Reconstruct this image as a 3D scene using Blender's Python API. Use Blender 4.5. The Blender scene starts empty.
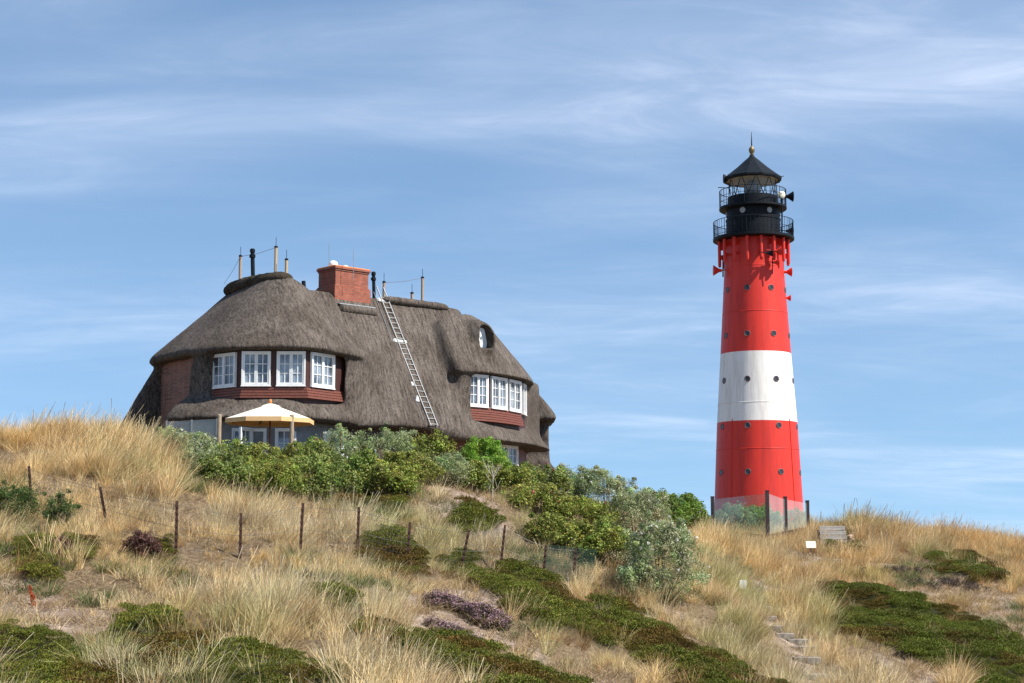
import bpy, math, random
import numpy as np
from mathutils import Vector, Matrix
rng = np.random.default_rng(7)
random.seed(7)
R = math.radians
S = bpy.context.scene
C = S.collection

# ------------------------------------------------------------------ camera
F = 1600.0
PITCH = math.atan(0.128)
CP, SP = math.cos(PITCH), math.sin(PITCH)
cam = bpy.data.cameras.new('camera')
cam.sensor_width = 36.0
cam.lens = 36.0 * F / 1024.0
cam.clip_start = 0.1
cam.clip_end = 20000
camo = bpy.data.objects.new('camera', cam)
C.objects.link(camo)
camo.rotation_euler = (math.pi / 2 + PITCH, 0, 0)
S.camera = camo


def at(px, py, d):
    """world point seen at photo position (px, py), d metres in front of the camera"""
    u = (px - 512) / F
    v = (341.5 - py) / F
    k = d / (CP - v * SP)
    return Vector((u * k, d, (SP + v * CP) * k))


def proj(x, y, z):
    f = y * CP + z * SP
    return 512 + F * x / f, 341.5 - F * (z * CP - y * SP) / f


# ------------------------------------------------------------------ noise
def hash2(i, j, seed):
    n = (i.astype(np.int64) * 374761393 + j.astype(np.int64) * 668265263 + seed * 1442695041) & 0x7fffffff
    n = ((n ^ (n >> 13)) * 1274126177) & 0x7fffffff
    return ((n ^ (n >> 16)) & 0xffff) / 65535.0


def vnoise(x, y, scale, seed=0):
    x = np.asarray(x, float) / scale
    y = np.asarray(y, float) / scale
    i = np.floor(x); j = np.floor(y)
    a = x - i; b = y - j
    a = a * a * (3 - 2 * a); b = b * b * (3 - 2 * b)
    h = lambda p, q: hash2(i + p, j + q, seed)
    return (h(0, 0) * (1 - a) + h(1, 0) * a) * (1 - b) + (h(0, 1) * (1 - a) + h(1, 1) * a) * b - 0.5


def inpoly(px, py, poly):
    px = np.asarray(px); py = np.asarray(py)
    c = np.zeros(px.shape, bool)
    n = len(poly)
    for i in range(n):
        x0, y0 = poly[i]; x1, y1 = poly[(i + 1) % n]
        if y0 == y1:
            continue
        m = ((y0 > py) != (y1 > py)) & (px < (x1 - x0) * (py - y0) / (y1 - y0) + x0)
        c ^= m
    return c


# ------------------------------------------------------------------ terrain heights
ctrl = [(0, 454, 50), (80, 441, 53), (150, 450, 54), (200, 470, 53), (260, 486, 53), (360, 484, 54), (450, 492, 54),
        (505, 490, 57), (560, 505, 57), (600, 508, 62), (640, 518, 68),
        (0, 520, 42), (103, 533, 41), (177, 556, 40), (240, 566, 40), (302, 562, 41), (358, 564, 42), (409, 572, 43),
        (467, 580, 44), (503, 582, 45), (545, 578, 46), (470, 520, 50), (560, 540, 51), (130, 490, 47), (300, 520, 47),
        (400, 520, 48), (0, 600, 35), (120, 620, 34.5), (250, 630, 33.5), (380, 630, 35), (500, 635, 37), (600, 640, 40),
        (690, 645, 43), (0, 683, 29), (250, 683, 28.5), (500, 683, 31), (700, 683, 38), (800, 683, 43), (900, 683, 44),
        (1024, 683, 46), (650, 572, 51), (680, 612, 46.5), (630, 530, 58), (720, 560, 64), (743, 602, 55), (760, 541, 80),
        (713, 537, 80), (830, 545, 80), (860, 533, 83), (950, 549, 83), (1024, 560, 82), (800, 622, 54), (900, 622, 56),
        (1024, 622, 58), (900, 578, 68), (1024, 587, 69), (820, 578, 68), (-150, 470, 48), (-150, 620, 32),
        (1170, 585, 80), (1170, 640, 58), (1170, 700, 46)]
pts = [tuple(at(*c)) for c in ctrl]
pts += [(-13, 58, 2.4), (-8, 57.5, 2.4), (-3, 60, 2.2), (0, 66, 2.0), (2, 72, 1.6), (-16, 62, 2.6), (-10, 70, 2.4),
        (-3, 76, 2.0), (-20, 60, 3.0), (0, 0, -1.75), (0, 10, -2.9), (-12, 8, -2.5), (12, 8, -3.0), (-14, 18, -3.0),
        (0, 20, -3.4), (12, 22, -4.0), (20, 32, -4.6), (35, 30, -4.8), (-30, 20, -2.5), (-30, 0, -2.0), (30, 0, -3.0),
        (-35, 60, 2.0), (-30, 80, 0.5), (-10, 90, 0.3), (10, 95, -0.2), (24, 100, 0.3), (23, 150, 2.0), (12, 140, 1.0),
        (36, 145, -0.2), (40, 110, -2.4), (60, 90, -2.0), (60, 130, -3.0), (0, 130, -1), (-30, 120, -2), (23, 175, 0.5),
        (60, 60, -3.5), (-50, 40, 0), (27, 92, 0.1), (46, 90, -2.2), (38, 95, -1.8), (33, 92, -0.9)]
pts = np.array(pts)


def tps(r2):
    return 0.5 * r2 * np.log(r2 + 1e-9)


_d2 = ((pts[:, None, :2] - pts[None, :, :2]) ** 2).sum(-1)
_n = len(pts)
_A = np.zeros((_n + 3, _n + 3))
_A[:_n, :_n] = tps(_d2) + np.eye(_n) * 0.5
_A[:_n, _n] = 1; _A[_n, :_n] = 1
_A[:_n, _n + 1:] = pts[:, :2]; _A[_n + 1:, :_n] = pts[:, :2].T
_w = np.linalg.solve(_A, np.concatenate([pts[:, 2], np.zeros(3)]))


def sstep(a, b, t):
    t = np.clip((t - a) / (b - a), 0, 1)
    return t * t * (3 - 2 * t)


# vegetation zones, drawn as outlines on the ground
MATS = [[(0, 630), (38, 640), (85, 662), (130, 690), (170, 780), (0, 780)],
        [(100, 642), (130, 612), (165, 628), (220, 655), (270, 668), (330, 676), (380, 780), (190, 780), (150, 690)],
        [(296, 588), (330, 594), (378, 620), (430, 638), (500, 664), (580, 700), (650, 780), (530, 780), (470, 694), (415, 664), (355, 636)],
        [(470, 588), (500, 578), (545, 588), (585, 612), (618, 640), (602, 652), (555, 634), (515, 618)],
        [(592, 598), (625, 604), (690, 645), (775, 690), (880, 760), (780, 780), (700, 704), (640, 664), (604, 630)],
        [(815, 592), (850, 588), (915, 600), (975, 622), (1030, 655), (1030, 780), (985, 684), (920, 662), (880, 650), (835, 625)],
        [(8, 552), (38, 548), (55, 575), (48, 592), (22, 582)],
        [(358, 538), (392, 532), (428, 560), (432, 578), (400, 588), (372, 570)],
        [(436, 560), (470, 556), (488, 575), (470, 584), (445, 575)],
        [(490, 575), (515, 570), (550, 585), (560, 600), (520, 605)],
        [(322, 480), (370, 470), (408, 492), (400, 512), (350, 508)],
        [(440, 515), (470, 512), (500, 528), (490, 540), (455, 530)],
        [(120, 545), (165, 548), (172, 566), (140, 562)],
        [(930, 555), (985, 560), (1010, 578), (985, 588), (940, 575)],
        [(240, 490), (262, 492), (270, 510), (248, 512)], [(60, 545), (90, 552), (84, 566), (62, 560)],
        [(835, 540), (870, 545), (860, 556), (835, 554)]]
SAND = [[(0, 575), (30, 588), (70, 605), (120, 615), (150, 632), (115, 640), (60, 630), (0, 612)],
        [(420, 508), (445, 488), (480, 498), (512, 532), (500, 548), (470, 540), (440, 528)],
        [(405, 600), (440, 590), (500, 600), (515, 640), (470, 655), (420, 632)],
        [(860, 558), (900, 572), (960, 580), (1030, 600), (1030, 645), (975, 612), (900, 594)],
        [(500, 632), (540, 645), (620, 690), (690, 740), (600, 740), (540, 676)], [(560, 600), (600, 620), (590, 640), (570, 625)],
        [(185, 628), (250, 640), (275, 660), (235, 658), (190, 645)], [(640, 650), (690, 670), (700, 685), (660, 680)],
        [(700, 630), (690, 618), (640, 585), (610, 575), (640, 600)],
        [(880, 655), (940, 670), (985, 780), (930, 780)]]
PATH = [(812, 780), (800, 660), (783, 640), (766, 615), (752, 592), (765, 580), (800, 572), (822, 560), (836, 545)]
HOLLOWS = [(60, 596), (470, 512), (165, 600), (345, 590), (230, 640), (480, 625), (900, 566), (960, 575), (130, 548), (320, 580)]


def dist_path(px, py):
    best = np.full(np.shape(px), 1e9)
    for (x0, y0), (x1, y1) in zip(PATH[:-1], PATH[1:]):
        t = np.clip(((px - x0) * (x1 - x0) + (py - y0) * (y1 - y0)) / ((x1 - x0) ** 2 + (y1 - y0) ** 2), 0, 1)
        best = np.minimum(best, np.hypot(px - x0 - t * (x1 - x0), (py - y0 - t * (y1 - y0)) * 1.6))
    return best


def base_h(x, y):
    x = np.asarray(x, float); y = np.asarray(y, float)
    shp = x.shape
    xf = x.ravel(); yf = y.ravel()
    cx = np.clip(xf, -60, 80); cy = np.clip(yf, -10, 180)
    z = np.zeros(len(xf))
    for s in range(0, len(xf), 20000):
        sl = slice(s, s + 20000)
        r2 = (cx[sl, None] - pts[None, :, 0]) ** 2 + (cy[sl, None] - pts[None, :, 1]) ** 2
        z[sl] = tps(r2) @ _w[:_n] + _w[_n] + _w[_n + 1] * cx[sl] + _w[_n + 2] * cy[sl]
    out = np.hypot(np.maximum(np.abs(xf - 10) - 45, 0), np.maximum(np.abs(yf - 85) - 80, 0))
    b = sstep(0, 60, out)
    z = np.clip(z, -8, 6) * (1 - b) + (-7.0) * b
    return z.reshape(shp)


def zones(x, y, z):
    """mat, sand, path weights of ground points (only on the slopes this side of the crest)"""
    px, py = proj(x, y, z)
    jx = vnoise(x, y, 1.3, 3) * 26 + vnoise(x, y, 0.5, 4) * 14
    jy = vnoise(x, y, 1.3, 5) * 14 + vnoise(x, y, 0.5, 6) * 8
    near = (y > 22) & (y < 84)
    mat = np.zeros(px.shape); sand = np.zeros(px.shape)
    for p in MATS:
        mat = np.maximum(mat, inpoly(px + jx * .7, py + jy * .7, p))
    for p in SAND:
        sand = np.maximum(sand, inpoly(px + jx, py + jy, p))
    pth = 1 - sstep(6, 14, dist_path(px + jx * .3, py + jy * .3) * y / 50)
    return mat * near, sand * near, pth * near


def height(x, y):
    x = np.asarray(x, float); y = np.asarray(y, float)
    z = base_h(x, y)
    nearw = sstep(22, 28, y) * (1 - sstep(90, 120, y))
    z = z + nearw * (1 - .55 * sstep(55, 75, y)) * (vnoise(x, y, 3.2, 11) * 0.5 + vnoise(x, y, 1.2, 12) * 0.24)
    return z


def h1(x, y):
    return float(height(np.array([x]), np.array([y]))[0])


def ground_at(px, py, d0=24.0, d1=140.0):
    d = np.arange(d0, d1, 0.1)
    v = (341.5 - py) / F
    k = d / (CP - v * SP)
    x = (px - 512) / F * k
    z = (SP + v * CP) * k
    hit = np.nonzero(z <= height(x, d))[0]
    i = hit[0] if len(hit) else len(d) - 1
    return Vector((x[i], d[i], h1(x[i], d[i])))


# ------------------------------------------------------------------ materials
def newmat(name):
    m = bpy.data.materials.new(name)
    m.use_nodes = True
    nt = m.node_tree
    return m, nt, nt.nodes['Principled BSDF']


def noise_mat(name, c1, c2, scale=8.0, rough=0.7, bump=0.2, detail=6.0, stretch=(1, 1, 1), metallic=0.0, bdist=0.02, lo=.35, hi=.65, spec=0.5):
    m, nt, b = newmat(name)
    tc = nt.nodes.new('ShaderNodeTexCoord')
    mp = nt.nodes.new('ShaderNodeMapping')
    mp.inputs['Scale'].default_value = stretch
    n = nt.nodes.new('ShaderNodeTexNoise')
    n.inputs['Scale'].default_value = scale
    n.inputs['Detail'].default_value = detail
    n.inputs['Roughness'].default_value = 0.65
    r = nt.nodes.new('ShaderNodeValToRGB')
    r.color_ramp.elements[0].position = lo; r.color_ramp.elements[0].color = (*c1, 1)
    r.color_ramp.elements[1].position = hi; r.color_ramp.elements[1].color = (*c2, 1)
    nt.links.new(tc.outputs['Object'], mp.inputs['Vector'])
    nt.links.new(mp.outputs['Vector'], n.inputs['Vector'])
    nt.links.new(n.outputs['Fac'], r.inputs['Fac'])
    nt.links.new(r.outputs['Color'], b.inputs['Base Color'])
    b.inputs['Roughness'].default_value = rough
    b.inputs['Metallic'].default_value = metallic
    b.inputs['Specular IOR Level'].default_value = spec
    if bump > 0:
        bp = nt.nodes.new('ShaderNodeBump')
        bp.inputs['Strength'].default_value = bump
        bp.inputs['Distance'].default_value = bdist
        nt.links.new(n.outputs['Fac'], bp.inputs['Height'])
        nt.links.new(bp.outputs['Normal'], b.inputs['Normal'])
    return m


def thatch_mat(name, c1, c2, c3):
    """bundled reed: speckle of reed ends plus combed streaks running down the slope"""
    m, nt, b = newmat(name)
    L = nt.links.new
    N = nt.nodes.new
    tc = N('ShaderNodeTexCoord')
    # noise drawn out along the usual fall line of the slopes
    e1 = Vector((.34, -.62, -1.0)).normalized(); e2 = e1.cross(Vector((0, 0, 1))).normalized(); e3 = e1.cross(e2)
    cb = N('ShaderNodeCombineXYZ')
    for e_, k_, nm in ((e1, 1.3, 'X'), (e2, 10.0, 'Y'), (e3, 7.0, 'Z')):
        dt = N('ShaderNodeVectorMath'); dt.operation = 'DOT_PRODUCT'; L(tc.outputs['Object'], dt.inputs[0]); dt.inputs[1].default_value = e_ * k_
        L(dt.outputs['Value'], cb.inputs[nm])
    n3 = N('ShaderNodeTexNoise'); n3.inputs['Scale'].default_value = 1.0; n3.inputs['Detail'].default_value = 5; n3.inputs['Roughness'].default_value = .7
    L(cb.outputs[0], n3.inputs['Vector'])
    n1 = N('ShaderNodeTexNoise'); n1.inputs['Scale'].default_value = 0.6; n1.inputs['Detail'].default_value = 6
    L(tc.outputs['Object'], n1.inputs['Vector'])
    mp = N('ShaderNodeMapping'); mp.inputs['Scale'].default_value = (1, 1, .6); L(tc.outputs['Object'], mp.inputs['Vector'])
    n2 = N('ShaderNodeTexNoise'); n2.inputs['Scale'].default_value = 15.0; n2.inputs['Detail'].default_value = 8; n2.inputs['Roughness'].default_value = .8
    L(mp.outputs[0], n2.inputs['Vector'])
    mxn = N('ShaderNodeMix'); mxn.data_type = 'FLOAT'; mxn.inputs['Factor'].default_value = .45
    L(n2.outputs['Fac'], mxn.inputs['A']); L(n3.outputs['Fac'], mxn.inputs['B'])
    r1 = N('ShaderNodeValToRGB')
    r1.color_ramp.elements[0].position = .39; r1.color_ramp.elements[0].color = (*c1, 1)
    r1.color_ramp.elements[1].position = .64; r1.color_ramp.elements[1].color = (*c2, 1)
    L(mxn.outputs['Result'], r1.inputs['Fac'])
    r2 = N('ShaderNodeValToRGB')
    r2.color_ramp.elements[0].position = .40; r2.color_ramp.elements[0].color = (0, 0, 0, 1)
    r2.color_ramp.elements[1].position = .66; r2.color_ramp.elements[1].color = (.8, .8, .8, 1)
    L(n1.outputs['Fac'], r2.inputs['Fac'])
    dk = N('ShaderNodeMix'); dk.data_type = 'RGBA'; dk.blend_type = 'MULTIPLY'; dk.inputs['Factor'].default_value = 1
    L(r1.outputs['Color'], dk.inputs['A']); dk.inputs['B'].default_value = (*c3, 1)
    mx = N('ShaderNodeMix'); mx.data_type = 'RGBA'
    L(r2.outputs['Color'], mx.inputs['Factor']); L(r1.outputs['Color'], mx.inputs['A']); L(dk.outputs['Result'], mx.inputs['B'])
    L(mx.outputs['Result'], b.inputs['Base Color'])
    b.inputs['Roughness'].default_value = .95
    b.inputs['Specular IOR Level'].default_value = .12
    bp = N('ShaderNodeBump'); bp.inputs['Strength'].default_value = .8; bp.inputs['Distance'].default_value = .06
    L(mxn.outputs['Result'], bp.inputs['Height']); L(bp.outputs['Normal'], b.inputs['Normal'])
    return m


def brick_mat(name, c1, c2, mortar, scale=1.0):
    m, nt, b = newmat(name)
    L = nt.links.new
    tc = nt.nodes.new('ShaderNodeTexCoord')
    sx = nt.nodes.new('ShaderNodeSeparateXYZ'); L(tc.outputs['Object'], sx.inputs[0])
    a = nt.nodes.new('ShaderNodeMath'); a.operation = 'ADD'
    L(sx.outputs['X'], a.inputs[0]); L(sx.outputs['Y'], a.inputs[1])
    cb = nt.nodes.new('ShaderNodeCombineXYZ'); L(a.outputs[0], cb.inputs['X']); L(sx.outputs['Z'], cb.inputs['Y'])
    br = nt.nodes.new('ShaderNodeTexBrick'); L(cb.outputs[0], br.inputs['Vector'])
    br.inputs['Color1'].default_value = (*c1, 1); br.inputs['Color2'].default_value = (*c2, 1)
    br.inputs['Mortar'].default_value = (*mortar, 1)
    br.inputs['Scale'].default_value = 1.0 * scale
    br.inputs['Brick Width'].default_value = .26; br.inputs['Row Height'].default_value = .085
    br.inputs['Mortar Size'].default_value = .012
    n = nt.nodes.new('ShaderNodeTexNoise'); n.inputs['Scale'].default_value = 3.5; n.inputs['Detail'].default_value = 5
    L(tc.outputs['Object'], n.inputs['Vector'])
    mx = nt.nodes.new('ShaderNodeMix'); mx.data_type = 'RGBA'; mx.blend_type = 'MULTIPLY'; mx.inputs['Factor'].default_value = .55
    L(br.outputs['Color'], mx.inputs['A']); L(n.outputs['Fac'], mx.inputs['B'])
    hs = nt.nodes.new('ShaderNodeHueSaturation'); hs.inputs['Value'].default_value = 1.3
    L(mx.outputs['Result'], hs.inputs['Color'])
    L(hs.outputs['Color'], b.inputs['Base Color'])
    b.inputs['Roughness'].default_value = .9
    bp = nt.nodes.new('ShaderNodeBump'); bp.inputs['Strength'].default_value = .4; bp.inputs['Distance'].default_value = .01
    L(br.outputs['Fac'], bp.inputs['Height']); bp.invert = True
    L(bp.outputs['Normal'], b.inputs['Normal'])
    return m


def leaf_mat(name, trans=.3, rough=.55, attr='tint', instancer=False):
    """leaf colour comes from a per-leaf (or per-clump) colour attribute"""
    m, nt, b = newmat(name)
    L = nt.links.new
    at_ = nt.nodes.new('ShaderNodeAttribute'); at_.attribute_name = attr
    col = at_.outputs['Color']
    if instancer:
        a2 = nt.nodes.new('ShaderNodeAttribute'); a2.attribute_type = 'INSTANCER'; a2.attribute_name = 'itint'
        mx = nt.nodes.new('ShaderNodeMix'); mx.data_type = 'RGBA'; mx.blend_type = 'MULTIPLY'; mx.inputs['Factor'].default_value = 1
        L(col, mx.inputs['A']); L(a2.outputs['Color'], mx.inputs['B'])
        col = mx.outputs['Result']
    L(col, b.inputs['Base Color'])
    b.inputs['Roughness'].default_value = rough
    b.inputs['Specular IOR Level'].default_value = .25
    t = nt.nodes.new('ShaderNodeBsdfTranslucent')
    L(col, t.inputs['Color'])
    ms = nt.nodes.new('ShaderNodeMixShader'); ms.inputs[0].default_value = trans
    L(b.outputs[0], ms.inputs[1]); L(t.outputs[0], ms.inputs[2])
    L(ms.outputs[0], nt.nodes['Material Output'].inputs['Surface'])
    return m


def glass_sheet_mat(name, tint, milk, gloss):
    m, nt, b = newmat(name)
    L = nt.links.new
    tr = nt.nodes.new('ShaderNodeBsdfTransparent'); tr.inputs[0].default_value = (*tint, 1)
    df = nt.nodes.new('ShaderNodeBsdfDiffuse'); df.inputs[0].default_value = (.8, .82, .82, 1)
    gl = nt.nodes.new('ShaderNodeBsdfGlossy'); gl.inputs['Roughness'].default_value = .02
    n = nt.nodes.new('ShaderNodeTexNoise'); n.inputs['Scale'].default_value = 1.4; n.inputs['Detail'].default_value = 4
    mr = nt.nodes.new('ShaderNodeMapRange'); mr.inputs['From Min'].default_value = .3; mr.inputs['From Max'].default_value = .7
    mr.inputs['To Min'].default_value = milk * .75; mr.inputs['To Max'].default_value = milk * 1.25
    L(n.outputs['Fac'], mr.inputs['Value'])
    m1 = nt.nodes.new('ShaderNodeMixShader'); L(mr.outputs[0], m1.inputs[0]); L(tr.outputs[0], m1.inputs[1]); L(df.outputs[0], m1.inputs[2])
    m2 = nt.nodes.new('ShaderNodeMixShader'); m2.inputs[0].default_value = gloss; L(m1.outputs[0], m2.inputs[1]); L(gl.outputs[0], m2.inputs[2])
    L(m2.outputs[0], nt.nodes['Material Output'].inputs['Surface'])
    return m


M = {}
M['thatch'] = thatch_mat('thatch', (.022, .018, .016), (.205, .170, .142), (.60, .57, .54))
M['thatch_dark'] = thatch_mat('heather_thatch', (.012, .010, .008), (.11, .085, .06), (.6, .65, .45))
M['brick'] = brick_mat('weathered_brick', (.27, .115, .08), (.15, .065, .05), (.24, .17, .13))
M['chimney_brick'] = brick_mat('chimney_brick', (.36, .095, .05), (.25, .055, .032), (.22, .12, .085))
M['maroon'] = noise_mat('maroon_timber', (.030, .009, .007), (.065, .018, .012), 9, .6, .15, stretch=(1, 1, 6))
M['sillwood'] = noise_mat('red_brown_tile', (.13, .038, .025), (.22, .07, .042), 14, .6, .3)
M['darkwall'] = noise_mat('dark_wall', (.05, .035, .03), (.09, .06, .05), 5, .7, .2)
M['greywall'] = noise_mat('grey_render', (.16, .17, .18), (.24, .25, .26), 3, .8, .15)
M['white'] = noise_mat('white_paint', (.70, .70, .68), (.82, .82, .80), 6, .45, .05)
M['curtain'] = noise_mat('net_curtain', (.35, .38, .42), (.5, .52, .55), 6, .9, 0)
M['zinc'] = noise_mat('galvanised', (.30, .31, .31), (.46, .46, .45), 12, .4, .05, metallic=.6)
M['lead'] = noise_mat('lead_sheet', (.25, .26, .27), (.38, .39, .40), 8, .6, .15)
M['blackmetal'] = noise_mat('black_metal', (.005, .007, .010), (.013, .017, .022), 6, .55, .06, spec=.12)
M['postwood'] = noise_mat('weathered_wood', (.24, .17, .11), (.40, .31, .22), 10, .85, .3, stretch=(4, 4, .6))
M['postwarm'] = noise_mat('larch_wood', (.34, .24, .13), (.50, .38, .22), 10, .8, .3, stretch=(4, 4, .6))
M['fencepost'] = noise_mat('rusty_post', (.035, .018, .013), (.12, .05, .03), 22, .8, .5)
M['darkpost'] = noise_mat('dark_stained_post', (.02, .012, .012), (.05, .026, .024), 14, .6, .2)
M['wire'] = noise_mat('wire', (.12, .11, .10), (.22, .2, .18), 6, .5, 0, metallic=.5)
M['greenwire'] = noise_mat('green_net', (.015, .06, .04), (.03, .09, .06), 6, .6, 0)
M['red'] = None
M['grey_stone'] = noise_mat('grey_stone', (.13, .11, .085), (.33, .29, .24), 4, .85, .4)
M['greytimber'] = noise_mat('bleached_timber', (.30, .27, .24), (.48, .44, .39), 9, .85, .3, stretch=(.6, 4, 4))
M['canvas'] = noise_mat('cream_canvas', (.70, .63, .50), (.76, .70, .57), 5, .8, .05)
M['canvas_under'] = noise_mat('sunglow_canvas', (.66, .40, .18), (.72, .46, .22), 5, .8, .05)  # orange of sunlight coming through the cream cloth, put into the colour
M['orange'] = noise_mat('orange_knob', (.65, .20, .05), (.75, .26, .07), 5, .6, 0)
M['signwhite'] = noise_mat('sign_white', (.72, .72, .70), (.82, .82, .8), 9, .5, 0)
M['signcream'] = noise_mat('sign_cream', (.74, .72, .58), (.82, .80, .66), 9, .5, 0)
M['gold'] = noise_mat('tarnished_gilding', (.10, .075, .035), (.26, .19, .08), 6, .5, .05, metallic=.3)
M['lens'] = noise_mat('lens_glass', (.22, .24, .26), (.36, .38, .38), 5, .12, 0)
M['cream_ceiling'] = noise_mat('cream_ceiling', (.48, .45, .38), (.58, .54, .46), 3, .7, 0)
M['greenpaint'] = noise_mat('green_fabric', (.02, .22, .13), (.03, .30, .18), 6, .7, 0)
M['twig'] = noise_mat('bark', (.10, .075, .05), (.20, .16, .11), 12, .9, .3)
M['bleached_twig'] = noise_mat('bleached_bark', (.30, .26, .20), (.48, .43, .35), 12, .9, .3)
M['rustleaf'] = noise_mat('rust_red_bark', (.22, .04, .012), (.5, .10, .03), 10, .8, .3)
M['pinkstone'] = noise_mat('pink_stone', (.34, .22, .15), (.55, .40, .30), 5, .9, .3)
M['screen_glass'] = glass_sheet_mat('windscreen_glass', (.90, .96, .95), .10, .04)
M['clear_glass'] = glass_sheet_mat('lantern_glass', (.95, .98, .98), .012, .035)
# window panes: pale sky reflection and curtains are noise painted into the dark glass
m, nt, b = newmat('window_glass')
b.inputs['Base Color'].default_value = (.055, .075, .10, 1)
b.inputs['Roughness'].default_value = .04
b.inputs['Specular IOR Level'].default_value = .9
n = nt.nodes.new('ShaderNodeTexNoise'); n.inputs['Scale'].default_value = 1.1
tc = nt.nodes.new('ShaderNodeTexCoord'); oi = nt.nodes.new('ShaderNodeObjectInfo')
va = nt.nodes.new('ShaderNodeVectorMath'); va.operation = 'ADD'; nt.links.new(tc.outputs['Object'], va.inputs[0]); nt.links.new(oi.outputs['Location'], va.inputs[1])
nt.links.new(va.outputs[0], n.inputs['Vector'])
r = nt.nodes.new('ShaderNodeValToRGB')
r.color_ramp.elements[0].color = (.05, .065, .085, 1); r.color_ramp.elements[0].position = .4
r.color_ramp.elements[1].color = (.32, .38, .44, 1); r.color_ramp.elements[1].position = .68
nt.links.new(n.outputs['Fac'], r.inputs['Fac']); nt.links.new(r.outputs['Color'], b.inputs['Base Color'])
M['glass'] = m


def tower_paint(name, c, dirt):
    m, nt, b = newmat(name)
    L = nt.links.new
    tc = nt.nodes.new('ShaderNodeTexCoord')
    mp = nt.nodes.new('ShaderNodeMapping'); mp.inputs['Scale'].default_value = (1.6, 1.6, .12)
    n = nt.nodes.new('ShaderNodeTexNoise'); n.inputs['Scale'].default_value = 1.4; n.inputs['Detail'].default_value = 7; n.inputs['Roughness'].default_value = .7
    L(tc.outputs['Object'], mp.inputs['Vector']); L(mp.outputs['Vector'], n.inputs['Vector'])
    r = nt.nodes.new('ShaderNodeValToRGB')
    r.color_ramp.elements[0].position = .3; r.color_ramp.elements[0].color = (*dirt, 1)
    r.color_ramp.elements[1].position = .55; r.color_ramp.elements[1].color = (*c, 1)
    L(n.outputs['Fac'], r.inputs['Fac']); L(r.outputs['Color'], b.inputs['Base Color'])
    b.inputs['Roughness'].default_value = .48
    b.inputs['Specular IOR Level'].default_value = .35
    # plate seams
    w = nt.nodes.new('ShaderNodeTexNoise'); w.inputs['Scale'].default_value = .9
    L(tc.outputs['Object'], w.inputs['Vector'])
    bp = nt.nodes.new('ShaderNodeBump'); bp.inputs['Strength'].default_value = .12; bp.inputs['Distance'].default_value = .1
    L(w.outputs['Fac'], bp.inputs['Height']); L(bp.outputs['Normal'], b.inputs['Normal'])
    return m


M['red'] = tower_paint('tower_red', (.65, .034, .019), (.44, .026, .017))
M['twhite'] = tower_paint('tower_white', (.80, .77, .72), (.58, .54, .48))


# ------------------------------------------------------------------ mesh building
class MB:
    def __init__(self):
        self.v = []; self.f = []; self.m = []

    def add(self, vs, fs, mi=0):
        o = len(self.v)
        self.v += [tuple(p) for p in vs]
        self.f += [tuple(i + o for i in f) for f in fs]
        self.m += [mi] * len(fs)

    def box(self, c, hx, hy, hz, ax=(1, 0, 0), ay=(0, 1, 0), az=(0, 0, 1), mi=0):
        c = Vector(c); ax = Vector(ax); ay = Vector(ay); az = Vector(az)
        vs = [c + ax * (hx * i) + ay * (hy * j) + az * (hz * k) for k in (-1, 1) for j in (-1, 1) for i in (-1, 1)]
        self.add(vs, [(0, 2, 3, 1), (4, 5, 7, 6), (0, 1, 5, 4), (2, 6, 7, 3), (0, 4, 6, 2), (1, 3, 7, 5)], mi)

    def tube(self, pts_, r, n=8, mi=0, r2=None):
        pts_ = [Vector(p) for p in pts_]
        k = len(pts_)
        rs = [r + (r2 - r) * i / (k - 1) for i in range(k)] if r2 is not None else [r] * k
        vs = []
        for i, p in enumerate(pts_):
            t = (pts_[min(i + 1, k - 1)] - pts_[max(i - 1, 0)]).normalized()
            a = t.cross(Vector((0, 0, 1)) if abs(t.z) < .9 else Vector((1, 0, 0))).normalized()
            b = t.cross(a)
            for j in range(n):
                q = 2 * math.pi * j / n
                vs.append(p + (a * math.cos(q) + b * math.sin(q)) * rs[i])
        fs = [(i * n + j, i * n + (j + 1) % n, (i + 1) * n + (j + 1) % n, (i + 1) * n + j) for i in range(k - 1) for j in range(n)]
        fs.append(tuple(range(n - 1, -1, -1))); fs.append(tuple((k - 1) * n + j for j in range(n)))
        self.add(vs, fs, mi)

    def lathe(self, c, prof, n=32, mi=0, close=True, a0=0.0):
        c = Vector(c); vs = []
        for r_, z_ in prof:
            for j in range(n):
                q = a0 + 2 * math.pi * j / n
                vs.append(c + Vector((r_ * math.cos(q), r_ * math.sin(q), z_)))
        fs = [(i * n + j, i * n + (j + 1) % n, (i + 1) * n + (j + 1) % n, (i + 1) * n + j) for i in range(len(prof) - 1) for j in range(n)]
        if close:
            fs.append(tuple(range(n - 1, -1, -1))); fs.append(tuple((len(prof) - 1) * n + j for j in range(n)))
        self.add(vs, fs, mi)

    def prism(self, poly, z0, z1, mi=0):
        n = len(poly)
        vs = [(x, y, z0) for x, y in poly] + [(x, y, z1) for x, y in poly]
        fs = [(i, (i + 1) % n, n + (i + 1) % n, n + i) for i in range(n)]
        fs.append(tuple(range(n - 1, -1, -1))); fs.append(tuple(range(n, 2 * n)))
        self.add(vs, fs, mi)


def worigin(o):
    p = Vector((0, 0, 0))
    while o is not None:
        p += o.location
        o = o.parent
    return p


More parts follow.
